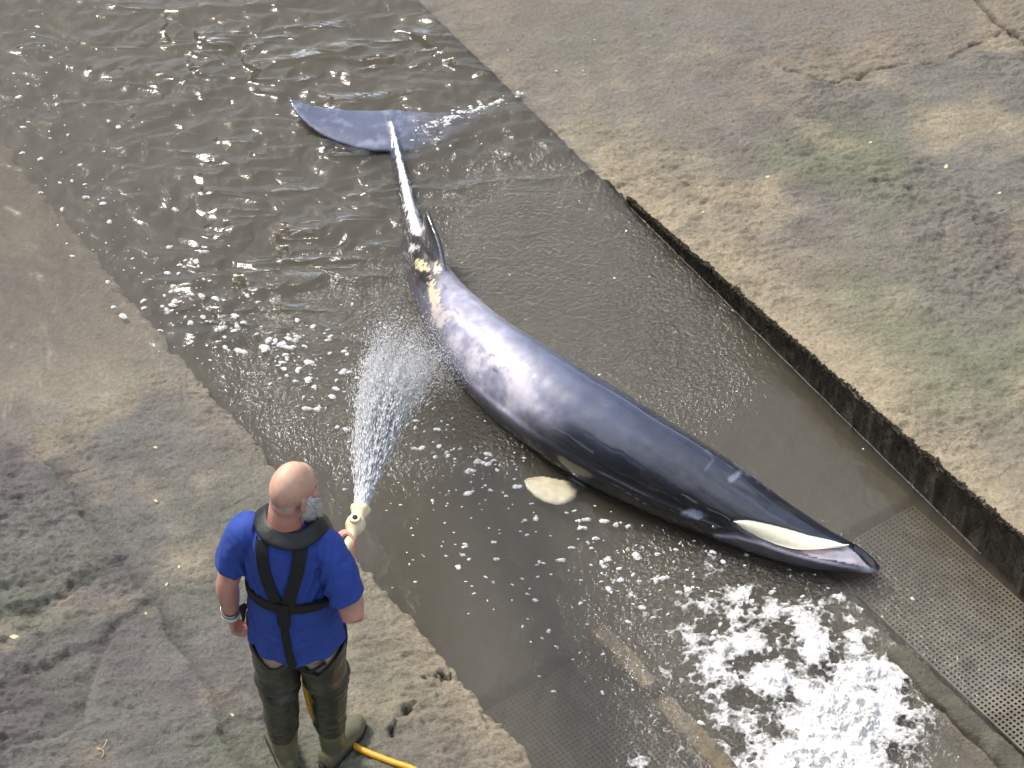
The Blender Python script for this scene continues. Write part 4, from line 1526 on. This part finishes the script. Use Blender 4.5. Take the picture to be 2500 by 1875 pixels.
    cpts = [(-0.100, 0.138, 1.17), (-0.106, 0.128, 1.30), (-0.106, 0.080, 1.415), (-0.094, 0.010, 1.470), (-0.058, -0.060, 1.484), (0.010, -0.084, 1.478), (0.078, -0.062, 1.468),
            (0.122, 0.005, 1.452), (0.128, 0.075, 1.395), (0.120, 0.128, 1.30), (0.110, 0.138, 1.17)]
    cz = [0.032, 0.034, 0.032, 0.031, 0.032, 0.032, 0.033, 0.033, 0.033, 0.034, 0.032]
    Q = catmull(np.column_stack([cpts, cz]), 80)
    ce = np.array([0, 0.02, 1.30])
    n_, M_ = 80, 24
    Vc = []
    T_ = np.gradient(Q[:, :3], axis=0)
    T_ /= np.linalg.norm(T_, axis=1)[:, None]
    for i in range(n_):
        o_ = Q[i, :3] - ce
        o_ = o_ - T_[i] * (o_ @ T_[i])
        o_ /= np.linalg.norm(o_)
        sd = np.cross(T_[i], o_)
        for t_ in np.linspace(0, 2 * math.pi, M_, endpoint=False):
            c_, s2 = math.cos(t_), math.sin(t_)
            c_ = math.copysign(abs(c_) ** 0.6, c_)
            s2 = math.copysign(abs(s2) ** 0.55, s2)
            Vc.append(Q[i, :3] + sd * c_ * Q[i, 3] + o_ * s2 * 0.016)
    Fc = [tuple(f) for f in grid_faces(n_, M_, True)] + [tuple(range(M_))[::-1], tuple(range((n_ - 1) * M_, n_ * M_))]
    Vc = np.array(Vc)
    Vc += (0.006 * fbm(Vc[:, 0] * 16, Vc[:, 1] * 16, Vc[:, 2] * 16, 3))[:, None] * np.array([0, -0.5, 0.8])
    obj('collar', new_mesh('collar', Vc, Fc, True, mats=[M_VEST]), vest)

    def ribbon(path, width, lift=0.007, across=5, src='back'):
        """webbing laid on the shirt; path of (x, z) on the back or (angle, z) round the chest"""
        Pp = catmull(np.array(path, float), 46)
        tn = np.gradient(Pp, axis=0)
        rows = []
        for (a_, b_), (da, db) in zip(Pp, tn):
            row = []
            for k in range(across):
                o_ = (k / (across - 1) - 0.5) * width
                if src == 'back':
                    L_ = math.hypot(da, db) + 1e-9
                    x_, z_ = a_ - db / L_ * o_, b_ + da / L_ * o_
                    h_ = bvh.ray_cast(Vector((x_, -0.6, z_)), Vector((0, 1, 0)))
                    dflt = Vector((x_, -0.12, z_))
                else:
                    d_ = Vector((math.cos(a_), math.sin(a_), 0))
                    z_ = b_ + o_
                    org = Vector((0, 0, z_)) + d_ * 0.165
                    h_ = bvh.ray_cast(Vector((0, 0, z_)) + d_ * 0.19, -d_)
                    dflt = Vector((0, 0, z_)) + d_ * 0.16
                p_ = h_[0] if h_[0] is not None else dflt
                nn = Vector((0, -1, 0)) if src == 'back' else Vector((math.cos(a_), math.sin(a_), 0))
                row.append((p_, nn))
            rows.append(row)
        # webbing bridges hollows: relax distance along the strap
        D = np.array([[p_.dot(nn) for p_, nn in row] for row in rows])
        for _ in range(8):
            D[1:-1] = np.maximum(D[1:-1], 0.5 * (D[:-2] + D[2:]))
        D = np.tile(D.max(1)[:, None] * 0.5, (1, across)) + D * 0.5
        V_, na = [], across
        for i, row in enumerate(rows):
            for lay in (lift, -0.012):
                for k, (p_, nn) in enumerate(row):
                    V_.append(p_ + nn * (D[i, k] - p_.dot(nn) + lay))
        F_ = []
        w2 = 2 * na
        for i in range(len(rows) - 1):
            for k in range(na - 1):
                F_.append((i * w2 + k, i * w2 + k + 1, (i + 1) * w2 + k + 1, (i + 1) * w2 + k))
            for k in (0, na - 1):
                F_.append((i * w2 + k, i * w2 + na + k, (i + 1) * w2 + na + k, (i + 1) * w2 + k))
        return np.array([tuple(v) for v in V_]), F_
    obj('shoulder_strap', new_mesh('strap', *ribbon([(-0.073, 1.456), (-0.062, 1.36), (-0.036, 1.25), (-0.010, 1.150)], 0.050), False, mats=[M_WEB]), vest)
    obj('shoulder_strap', new_mesh('strap', *ribbon([(0.077, 1.452), (0.064, 1.36), (0.036, 1.25), (0.012, 1.150)], 0.050, 0.009), False, mats=[M_WEB]), vest)
    obj('back_patch', new_mesh('patch', *ribbon([(0.0, 1.200), (0.0, 1.16), (0.001, 1.115), (0.002, 1.085)], 0.048, 0.013), False, mats=[M_WEB]), vest)
    obj('belt', new_mesh('belt', *ribbon([(-math.pi / 2 + 2 * math.pi * k / 16, 1.150 + 0.020 * math.cos(2 * math.pi * k / 16 - 0.1)) for k in range(17)], 0.040, 0.008, 5, 'ring'), False, mats=[M_WEB]), vest)
    obj('crotch_strap', new_mesh('crotch_strap', *ribbon([(0.002, 1.12), (0.004, 1.02), (0.012, 0.93), (0.022, 0.868)], 0.030, 0.009), False, mats=[M_WEB]), vest)
    cs = tube([(0.022, -0.138, 0.880), (0.026, -0.140, 0.835), (0.022, -0.095, 0.775), (0.012, 0.0, 0.755), (0.0, 0.11, 0.84)], [0.015] * 5, [0.004] * 5, up=(0, 1, 0.3), n=30, M=8)
    obj('crotch_strap', new_mesh('crotch_strap', *cs, True, mats=[M_WEB]), vest)
    ls = tube([(0.024, -0.140, 0.845), (0.070, -0.130, 0.800), (0.130, -0.085, 0.805)], [0.010] * 3, [0.004] * 3, n=14, M=8)
    obj('leg_strap', new_mesh('leg_strap', *ls, True, mats=[M_WEB]), vest)
    bk = tube([(-0.190, -0.01, 0.985), (-0.204, -0.012, 0.965), (-0.206, -0.014, 0.925), (-0.208, -0.014, 0.895)], [0.013, 0.015, 0.008, 0.006], [0.006] * 4, n=14, M=10)
    obj('strap_end', new_mesh('strap_end', *bk, True, mats=[M_WEB]), vest)

    # ---- wrist bands
    def band(W, ax, r, h, mat, name, parent):
        ax = np.asarray(ax) / np.linalg.norm(ax)
        s = np.cross(ax, [0.3, 1, 0.2])
        s /= np.linalg.norm(s)
        t = np.cross(ax, s)
        V_, F_ = [], []
        for i in range(28):
            th_ = 2 * math.pi * i / 28
            for (rr_, hh) in ((0, -h), (0.004, -h * 0.7), (0.005, 0), (0.004, h * 0.7), (0, h), (-0.003, 0)):
                V_.append(np.asarray(W) + (s * math.cos(th_) + t * math.sin(th_)) * (r + rr_) + ax * hh)
        for f in grid_faces(28, 6, True):
            F_.append(tuple(f))
        for k in range(6):
            F_.append((27 * 6 + k, 27 * 6 + (k + 1) % 6, (k + 1) % 6, k))
        return obj(name, new_mesh(name, V_, F_, True, mats=[mat]), parent)
    axw = LW - LE
    b1 = band(LW - axw * 0.02, axw, 0.034, 0.012, M_WHITE, 'wrist_band', root)
    b2 = band(LW - axw * 0.14, axw, 0.036, 0.009, M_METAL, 'watch', root)

    # ---- hose and nozzle (held, so a thing of its own)
    def Wd(p): return np.array(Mw @ Vector(tuple(p)))
    hose = obj('fire_hose', None, None, 'yellow hose with a cream nozzle held in the man\'s right hand', 'hose')
    hose.location = (ox + 0.3, oy - 0.1, oz)
    hm = Matrix.Translation(-Vector(hose.location))
    g0 = NOZ0 - ND * 0.05
    loc = [g0 + ND * 0.03, g0 - ND * 0.02, g0 + np.array([-0.05, -0.03, -0.06]), (0.10, 0.20, 1.00), (0.04, 0.18, 0.85), (0.000, 0.11, 0.70), (-0.008, 0.06, 0.52), (0.002, 0.05, 0.34), (0.022, 0.09, 0.16), (0.10, 0.17, 0.03)]
    wp = [Wd(p) for p in loc]
    for (qx_, qy_) in ((868, 1760), (858, 1800), (868, 1822), (905, 1840), (960, 1860), (1020, 1885), (1150, 1960), (1400, 2150)):
        p_ = at(qx_, qy_, 0.24)
        z_ = on_bank(BVH_L, p_[0], p_[1])
        p_ = at(qx_, qy_, z_ + 0.012)
        wp.append(np.array([p_[0], p_[1], on_bank(BVH_L, p_[0], p_[1]) + 0.011]))
    Cv = catmull(wp, 170)
    hv = loft(Cv, 0.0125, 0.0125, up=(0.3, 0.5, 0.2), M=14)
    mh = new_mesh('tube', *hv, True, mats=[M_HOSE])
    mh.transform(hm)
    obj('tube', mh, hose)
    W0, Wn = Wd(NOZ0), np.array((Mw.to_3x3() @ Vector(tuple(ND))).normalized())
    prof = [(-0.05, 0.012), (-0.045, 0.018), (-0.01, 0.019), (0.02, 0.018), (0.034, 0.022), (0.042, 0.030), (0.060, 0.036), (0.080, 0.034), (0.092, 0.026), (0.100, 0.025), (0.116, 0.029), (0.122, 0.034), (0.136, 0.035), (0.141, 0.031), (0.143, 0.023), (0.137, 0.019)]
    Pc = np.array([W0 + Wn * d_ for d_, _ in prof])
    s_ = np.cross(Wn, [0, 0, 1])
    s_ /= np.linalg.norm(s_)
    t_ = np.cross(s_, Wn)
    Vn = []
    for (d_, r_) in prof:
        for k in range(28):
            th_ = 2 * math.pi * k / 28
            rr_ = r_ * (1 + (0.06 if (k % 4 < 2 and d_ > 0.115) else 0))
            Vn.append(W0 + Wn * d_ + (s_ * math.cos(th_) + t_ * math.sin(th_)) * rr_)
    Fn = [tuple(f) for f in grid_faces(len(prof), 28, True)] + [tuple(range(28)), tuple(range((len(prof) - 1) * 28, len(prof) * 28))]
    mn = new_mesh('nozzle', Vn, Fn, True, mats=[M_NOZ])
    mn.transform(hm)
    nz = obj('nozzle', mn, hose)
    # ball-valve boss; a dark plug on top stands for the shade in its recess
    bc = W0 + Wn * 0.066 + t_ * 0.028
    bos = loft([bc, bc + t_ * 0.012, bc + t_ * 0.014], [0.021, 0.020, 0.016], [0.021, 0.020, 0.016], up=Wn, M=20)
    mb_ = new_mesh('valve_boss', *bos, True, mats=[M_NOZ])
    mb_.transform(hm)
    obj('valve_boss', mb_, nz)
    bos = loft([bc + t_ * 0.008, bc + t_ * 0.0155], [0.010, 0.0095], [0.010, 0.0095], up=Wn, M=16)
    mb_ = new_mesh('recess_shade_plug', *bos, True, mats=[M_DARK])
    mb_.transform(hm)
    obj('recess_shade_plug', mb_, nz)
    tip = W0 + Wn * 0.140
    return tip, Wn


def nz_(P):
    return fbm(P[:, 0] * 6, P[:, 1] * 6, P[:, 2] * 6, 2)


TIP, NDIR = build_man()


# ------------------------------------------------------------------ water spray from the nozzle
def build_spray():
    rs = np.random.default_rng(21)
    land = at(1035, 880, 0.0)
    N = 52000
    V = np.zeros((N * 6, 3))
    F = []
    T1 = 0.50
    g = np.array([0, 0, -9.81])
    v0 = (land - TIP - 0.5 * g * T1 ** 2) / T1
    ax = v0 / np.linalg.norm(v0)
    sx = np.cross(ax, [0, 0, 1])
    sx /= np.linalg.norm(sx)
    sy = np.cross(sx, ax)
    jets = [(rs.uniform(0, 6.28), math.sqrt(rs.uniform(0, 1)) * 0.118) for _ in range(70)]
    k = 0
    for i in range(N):
        t = T1 * rs.uniform(0.0, 1.0) ** 2.0
        ang, rad = jets[rs.integers(len(jets))]
        ang += rs.normal() * 0.10
        rad = abs(rad + rs.normal() * 0.012)
        if rs.uniform() < 0.12:
            rad *= 1.5
        v = v0 * (1 + rs.normal() * 0.04) + np.linalg.norm(v0) * rad * (sx * math.cos(ang) * 1.15 + sy * math.sin(ang))
        p = TIP + (sx * math.cos(ang) + sy * math.sin(ang)) * 0.022 * rs.uniform(0, 1) + v * t + 0.5 * g * t * t
        if p[2] < 0.01:
            continue
        d = v + g * t
        d /= np.linalg.norm(d)
        far = t / T1
        L = rs.uniform(0.018, 0.075) * (1 - 0.70 * far)
        w = rs.uniform(0.0007, 0.0019) * (1.1 + 1.6 * (1 - far) ** 4)
        if rs.uniform() < 0.02:
            w *= 1.9
            L *= 0.7
        s = np.cross(d, rs.normal(size=3))
        s /= np.linalg.norm(s)
        t_ = np.cross(d, s)
        V[k * 6:k * 6 + 6] = [p - d * L / 2, p + s * w, p + t_ * w, p - s * w, p - t_ * w, p + d * L / 2]
        k += 1
    V = V[:k * 6]
    base = np.array([(0, 2, 1), (0, 3, 2), (0, 4, 3), (0, 1, 4), (5, 1, 2), (5, 2, 3), (5, 3, 4), (5, 4, 1)])
    F = (base[None] + (np.arange(k) * 6)[:, None, None]).reshape(-1, 3)
    obj('water_spray', new_mesh('water_spray', V, F, True, mats=[M_SPRAY]), None,
        'fan of white water droplets spraying from the hose nozzle', 'spray', kind='stuff')


build_spray()


# ------------------------------------------------------------------ foam
def build_foam():
    step = 0.0042
    x0, y0, x1, y1 = 0.45, 5.2, 2.0, 6.65
    xv, yv = np.arange(x0, x1, step), np.arange(y0, y1, step)
    X, Y = np.meshgrid(xv, yv, indexing='ij')
    zw, px, py = wave_height(X, Y)
    m = np.zeros_like(X)
    for cx, cy, rx, ry, w in ((2070, 1750, 165, 120, 1.15), (1990, 1870, 190, 90, 1.15), (2130, 1650, 100, 55, 1.0), (1890, 1660, 95, 48, 0.95), (2000, 1690, 100, 50, 0.75),
                              (1985, 1570, 55, 85, 0.88), (1960, 1505, 70, 35, 0.65), (1800, 1570, 120, 50, 0.78), (1740, 1640, 50, 90, 0.68), (1720, 1480, 70, 26, 0.6), (1800, 1455, 40, 22, 0.68), (2080, 1580, 110, 70, 0.5), (1860, 1500, 260, 60, 0.36), (1800, 1760, 90, 60, 0.42),
                              (1660, 1452, 26, 18, 0.62), (1880, 1462, 40, 14, 0.5), (2050, 1462, 26, 16, 0.62), (1670, 1610, 16, 16, .6), (1692, 1645, 16, 16, .6), (2190, 1790, 70, 60, 0.5),
                              (1760, 1720, 40, 30, 0.45), (2080, 1560, 60, 30, 0.40), (1560, 1860, 40, 20, 0.4), (2210, 1860, 60, 30, 0.35)):
        m = np.maximum(m, w * np.exp(-((px - cx) / rx) ** 2 - ((py - cy) / ry) ** 2))
    lace = worley(X * 26 + 0.35 * fbm(X * 30, Y * 30, 1.0, 2), Y * 26, 3)
    lace2 = worley(X * 60, Y * 60, 9)
    n = fbm(X * 9, Y * 9, 3.0, 5, 0.6)
    web = 1 - np.clip(np.abs(fbm(X * 13, Y * 13, 9.0, 3, 0.6)) * 3.2, 0, 1)
    core = sstep(0.75, 1.05, m)
    val = 1.05 * m + 0.55 * n + 0.42 * web * (1 - core) - 0.60 + 0.12 * core - 0.35 * np.clip(0.45 - lace2, 0, 1) * (1 - core) - 0.10 * (0.5 - lace)
    val = val + 0.16
    keep = val > 0
    a_, b_ = ab(X, Y)
    keep &= (b_ > BL + 0.02) & (b_ < 4.70 + 0.03 * n)
    amp = np.clip(val - 0.12, 0, 0.8)
    Z = zw + 0.002 + 0.050 * amp * core * (0.5 + 1.2 * fbm(X * 18, Y * 18, 5.0, 5, 0.65)) + 0.007 * np.sqrt(amp) * (0.8 + 0.7 * (0.5 - lace2))
    idx = -np.ones(X.shape, int)
    cell = keep[:-1, :-1] & keep[1:, :-1] & keep[1:, 1:] & keep[:-1, 1:]
    used = np.zeros_like(keep)
    used[:-1, :-1] |= cell
    used[1:, :-1] |= cell
    used[1:, 1:] |= cell
    used[:-1, 1:] |= cell
    idx[used] = np.arange(used.sum())
    V = np.stack([X, Y, Z], -1)[used]
    F = np.stack([idx[:-1, :-1][cell], idx[1:, :-1][cell], idx[1:, 1:][cell], idx[:-1, 1:][cell]], -1)
    thick = np.clip(2.1 * val, 0, 1.5)[used]
    obj('foam', new_mesh('foam', V, F, True, mats=[M_FOAM], attrs={'thick': thick}), None, 'white churning foam by the whale\'s snout', 'foam', kind='stuff')

    # scattered flecks and bubbles
    rs = np.random.default_rng(5)
    spots = []

    def cloud(n_, cx, cy, sx, sy, rot, r0, r1):
        for _ in range(n_):
            u_, v_ = rs.normal() * sx, rs.normal() * sy
            c_, s_ = math.cos(R(rot)), math.sin(R(rot))
            spots.append((cx + u_ * c_ - v_ * s_, cy + u_ * s_ + v_ * c_, r0 + (r1 - r0) * rs.uniform() ** 3))
    cloud(50, 60, 180, 160, 60, 75, 1.5, 7)
    cloud(100, 300, 560, 260, 75, 55, 1.5, 8)
    cloud(120, 560, 780, 150, 70, 35, 1.5, 9)
    cloud(40, 480, 760, 45, 40, 0, 1.5, 9)
    cloud(60, 700, 850, 60, 40, 30, 2, 12)
    cloud(45, 930, 1000, 80, 60, 20, 2, 10)
    cloud(70, 1150, 1110, 110, 45, 25, 2, 10)
    cloud(60, 1050, 1280, 130, 90, 20, 2, 7)
    cloud(70, 1420, 1280, 160, 50, 14, 2, 10)
    cloud(60, 1650, 1420, 200, 40, 10, 3, 11)
    cloud(40, 1250, 1480, 170, 80, 30, 2, 7)
    cloud(60, 880, 880, 60, 70, 0, 2, 8)
    cloud(80, 1850, 1560, 200, 100, 0, 2, 9)
    cloud(20, 1500, 760, 260, 120, 40, 2, 4)
    cloud(10, 1300, 200, 300, 100, 0, 2, 4)
    cloud(110, 1115, 288, 80, 7, -20, 1.5, 8)
    cloud(60, 1000, 330, 60, 14, 10, 1, 5)
    cloud(30, 880, 330, 70, 12, 12, 1, 4)
    WHALE_PX = [(930, 260), (1010, 270), (1000, 430), (1075, 600), (1200, 735), (1360, 850), (1510, 950), (1700, 1070), (1900, 1195), (2080, 1300), (2165, 1390), (2140, 1415), (2000, 1405), (1700, 1315), (1520, 1260), (1330, 1160), (1200, 1040), (1090, 930), (1010, 780), (960, 600), (940, 400)]
    V, F, TH = [], [], []
    for (cx, cy, r) in spots:
        p = at(cx, cy, 0.0)
        aa, bb = ab(p[0], p[1])
        if bb > 4.66 and aa > -4.2:
            continue
        if bank_z(aa) > 0.01 and (bb < BL + 0.03 or bb > BR - 0.03):
            continue
        if floor_z(aa) > -0.01 or in_poly(cx, cy, WHALE_PX) or in_poly(cx, cy, [(1265, 1150), (1440, 1140), (1420, 1245), (1330, 1245), (1270, 1200)]):
            continue
        z0 = wz(p[0], p[1]) + 0.001
        rr = 0.92 * r / 560.0
        tk = rs.uniform(0.7, 1.5)
        TH += [tk] * 10 + [tk * 0.55] * 9
        K = 9
        k = len(V)
        V.append((p[0], p[1], z0 + rr * 0.55))
        st = 1 + 0.5 * rs.uniform()
        ph = rs.uniform(0, 6.28)
        for lay, (fr, hz) in enumerate(((0.6, 0.42), (1.0, 0.0))):
            for q in range(K):
                t = 2 * math.pi * q / K
                q_ = rr * fr * (1 + 0.25 * math.sin(2 * t + ph) + 0.16 * rs.normal())
                V.append((p[0] + q_ * st * math.cos(t), p[1] + q_ * math.sin(t), z0 + rr * hz))
        for q in range(K):
            q2 = (q + 1) % K
            F.append((k, k + 1 + q, k + 1 + q2))
            F.append((k + 1 + q, k + 1 + K + q, k + 1 + K + q2, k + 1 + q2))
    k = len(V)
    aa = np.linspace(-6.85, -4.35, 260)
    for a_ in aa:
        wob = 0.004 * float(perlin(a_ * 9, 1.0, 2.0))
        for o_ in (0.012, 0.016):
            x_, y_ = xy(a_, BR - o_ + wob)
            V.append((x_, y_, 0.004 + (0.002 if o_ < 0.014 else 0)))
            TH.append(0.16)
    for i_ in range(len(aa) - 1):
        F.append((k + 2 * i_, k + 2 * i_ + 1, k + 2 * i_ + 3, k + 2 * i_ + 2))
    obj('foam_flecks', new_mesh('foam_flecks', V, F, True, mats=[M_FOAM], attrs={'thick': TH}), None, 'small white foam flecks drifting on the brown water', 'foam', kind='stuff')


build_foam()


# ------------------------------------------------------------------ fallen leaves and a stem on the slabs
def build_litter():
    rs = np.random.default_rng(2)

    def leaf(px, py, bvh, L, label, grp):
        p = at(px, py, 0.15)
        z = on_bank(bvh, p[0], p[1])
        p = at(px, py, z)
        z = on_bank(bvh, p[0], p[1])
        n = 7
        V, F = [], []
        for i in range(n):
            t = i / (n - 1)
            w = math.sin(math.pi * (0.06 + 0.88 * t)) * L * 0.28
            x = (t - 0.5) * L
            cu = 0.25 * L * (t - 0.4) ** 2
            V += [(x, -w, cu + 0.18 * w), (x, 0, cu), (x, w, cu + 0.22 * w)]
        for i in range(n - 1):
            for k in (0, 1):
                F.append((i * 3 + k, i * 3 + 3 + k, i * 3 + 4 + k, i * 3 + 1 + k))
        V = np.array(V)
        V2 = V - [0, 0, 0.0012]
        F = F + [tuple(v + len(V) for v in f[::-1]) for f in F]
        me = new_mesh('leaf', np.vstack([V, V2]), F, True, mats=[M_LEAF])
        o = obj('leaf', me, None, label, 'leaf', grp)
        o.location = (p[0], p[1], z + 0.002)
        o.rotation_euler = (rs.normal() * 0.1, rs.normal() * 0.1, rs.uniform(0, 6))
    gr = 'dry leaf scraps on the slabs'
    for (x, y) in ((2125, 345), (1874, 430), (1716, 520), (2440, 472), (2310, 405)):
        leaf(x, y, BVH_R, rs.uniform(0.016, 0.03), 'tiny pale dry leaf scrap lying on the bare right slab', gr)
    for (x, y) in ((437, 1383), (407, 1427), (356, 1497), (380, 1222), (568, 1750), (380, 1090)):
        leaf(x, y, BVH_L, rs.uniform(0.014, 0.026), 'tiny pale dry leaf scrap lying on the left slab beside the man', gr)
    leaf(34, 1552, BVH_L, 0.036, 'larger tan leaf lying alone on the rough left slab', gr)
    p = at(250, 1835, 0.2)
    z = on_bank(BVH_L, p[0], p[1])
    pts = [(*at(x, y, z)[:2], z + 0.006 + dz) for x, y, dz in ((262, 1808, 0.004), (258, 1822, 0.008), (248, 1832, 0.004), (236, 1832, 0.002))]
    v1 = loft(catmull(pts, 20), 0.0022, 0.0022, up=(0, 0.2, 1), M=8)
    pts = [(*at(x, y, z)[:2], z + 0.005 + dz) for x, y, dz in ((236, 1826, 0.0), (250, 1834, 0.004), (254, 1843, 0.003), (248, 1850, 0.0))]
    v2 = loft(catmull(pts, 20), 0.0022, 0.0022, up=(0, 0.2, 1), M=8)
    obj('twig', new_mesh('twig', *join([v1, v2]), True, mats=[M_STEM]), None, 'small curled tan twig lying on the rough left slab', 'twig')


build_litter()


# ------------------------------------------------------------------ footbridge the photograph is taken from
def build_bridge():
    def box(x0, x1, y0, y1, z0, z1):
        V = [(x, y, z) for z in (z0, z1) for y in (y0, y1) for x in (x0, x1)]
        F = [(0, 2, 3, 1), (4, 5, 7, 6), (0, 1, 5, 4), (2, 6, 7, 3), (0, 4, 6, 2), (1, 3, 7, 5)]
        return np.array(V), F
    root = obj('footbridge', None, None, 'dark iron footbridge spanning the slipway with panelled parapet', 'bridge')
    root.location = (0, -1.5, -3)
    sh = Matrix.Translation((0, 1.5, 3))

    def add(name, vf):
        me = new_mesh(name, *vf, False, mats=[M_IRON])
        me.transform(sh)
        obj(name, me, root)
    add('deck', box(-14, 14, -3.0, -0.30, 6.55, 6.85))
    add('girder', box(-14, 14, -0.42, -0.28, 5.9, 6.56))
    add('girder', box(-14, 14, -3.0, -2.86, 5.9, 6.56))
    for y in (-0.40, -2.95):
        for i in range(14):
            add('parapet_panel', box(-14 + 2 * i + 0.05, -12 + 2 * i - 0.05, y, y + 0.05, 6.87, 7.85))
        add('handrail', box(-14, 14, y - 0.04, y + 0.09, 7.86, 7.95))
    for x in (-11, 11):
        add('pier', box(x - 0.6, x + 0.6, -2.8, -0.5, -3.0, 5.9))


build_bridge()


# ------------------------------------------------------------------ unseen quay and tree rows, built and sized to darken the whale's reflections
def build_quay():
    rs = np.random.default_rng(77)
    V, F = [], []
    n = 60
    ys = np.linspace(-22, 34, n)
    prof = [(-9.8, -3.0), (-9.95, 1.3), (-9.85, 1.32), (-9.85, 1.55), (-10.4, 1.56), (-40, 1.7)]
    for y in ys:
        for (x, z) in prof:
            V.append((x + 0.25 * math.sin(y * 0.2), y, z + 0.02 * rs.normal()))
    F = [tuple(f[::-1]) for f in grid_faces(n, len(prof))]
    c = np.array([0.10, 0.10, 0.085]) * (1 + 0.3 * rs.normal(size=(len(V), 1)))
    obj('unseen_quay_wall', new_mesh('unseen_quay_wall', V, F, False, np.clip(c, 0.03, 0.3), [M_BANK]), None, 'unseen dark stone quay wall built for the reflections on the whale', 'wall')
    leaf_m = simple('dark green foliage', (0.045, 0.075, 0.022), 0.6, 0.5, 1.5, 0.0)
    bark = simple('bark', (0.07, 0.055, 0.04), 0.9, 0.3, 8, 0.5, 0.02)
    parts = [loft(catmull([(0, 0, -0.3), (0.05, 0, 1.2), (-0.05, 0.1, 2.4), (0.1, 0, 4.4)], 14), np.linspace(0.24, 0.05, 14), np.linspace(0.24, 0.05, 14), (0, 1, 0), 10)]
    tips = []
    for k in range(12):
        t = rs.uniform(0, 6.28)
        h0 = rs.uniform(0.9, 3.2)
        tip = np.array([math.cos(t) * rs.uniform(0.9, 1.7), math.sin(t) * rs.uniform(0.9, 1.7), h0 + rs.uniform(-0.5, 1.3)])
        tips.append(tip)
        parts.append(loft(catmull([(0, 0, h0), tip * 0.5 + [0, 0, h0 * 0.5 + 0.1], tip], 8), np.linspace(0.09, 0.02, 8), np.linspace(0.09, 0.02, 8), (0.1, 0.2, 1), 7))
    tips.append(np.array([0, 0, 4.4]))
    trunk = new_mesh('trunk', *join(parts), True, mats=[bark])
    Vl = np.zeros((7500, 4, 3))
    for i in range(len(Vl)):
        tp = tips[rs.integers(len(tips))]
        d = rs.normal(size=3)
        d = d / np.linalg.norm(d) * rs.uniform(0, 1) ** 0.45 * np.array([0.95, 0.95, 0.75])
        p = tp + d
        a_ = rs.normal(size=3)
        a_ /= np.linalg.norm(a_)
        b_ = np.cross(a_, rs.normal(size=3))
        b_ /= np.linalg.norm(b_)
        w = rs.uniform(0.07, 0.17)
        Vl[i] = [p - a_ * w, p + b_ * w * 0.55, p + a_ * w, p - b_ * w * 0.55]
    crown = new_mesh('crown', Vl.reshape(-1, 3), np.arange(len(Vl) * 4).reshape(-1, 4), False, mats=[leaf_m])
    spots = [(-11.6 - rs.uniform(0, 1.2), y + rs.normal() * 0.3, 1.5, 'unseen leafy green tree along the quay wall, built for reflections on the whale', 'trees along the quay') for y in np.arange(2.5, 33, 1.3)]
    spots += [(-11.6 - rs.uniform(0, 1.2), y + rs.normal() * 0.2, 1.5, 'unseen leafy green tree on the quay beyond the footbridge, built for reflections on the whale', 'trees on the quay past the bridge') for y in np.arange(-20, -4, 1.4)]
    for k in range(12):  # unseen row on the right, added to darken the whale's far rim
        a_, b_ = -8.5 + 1.6 * k, 16.5 + rs.uniform(0, 1.5)
        x_, y_ = xy(a_, b_)
        spots.append((x_, y_, float(bank_z(a_)), 'unseen leafy green tree behind the right slab, built for reflections on the whale', 'trees behind the right slab'))
    for (x_, y_, z_, lb, gp) in spots:
        o = obj('tree', None, None, lb, 'tree', gp)
        o.location = (x_, y_, z_)
        o.rotation_euler = (0, 0, rs.uniform(0, 6.28))
        sc_ = rs.uniform(1.2, 1.55)
        o.scale = (sc_, sc_, sc_)
        obj('trunk', trunk, o)
        obj('crown', crown, o)

build_quay()
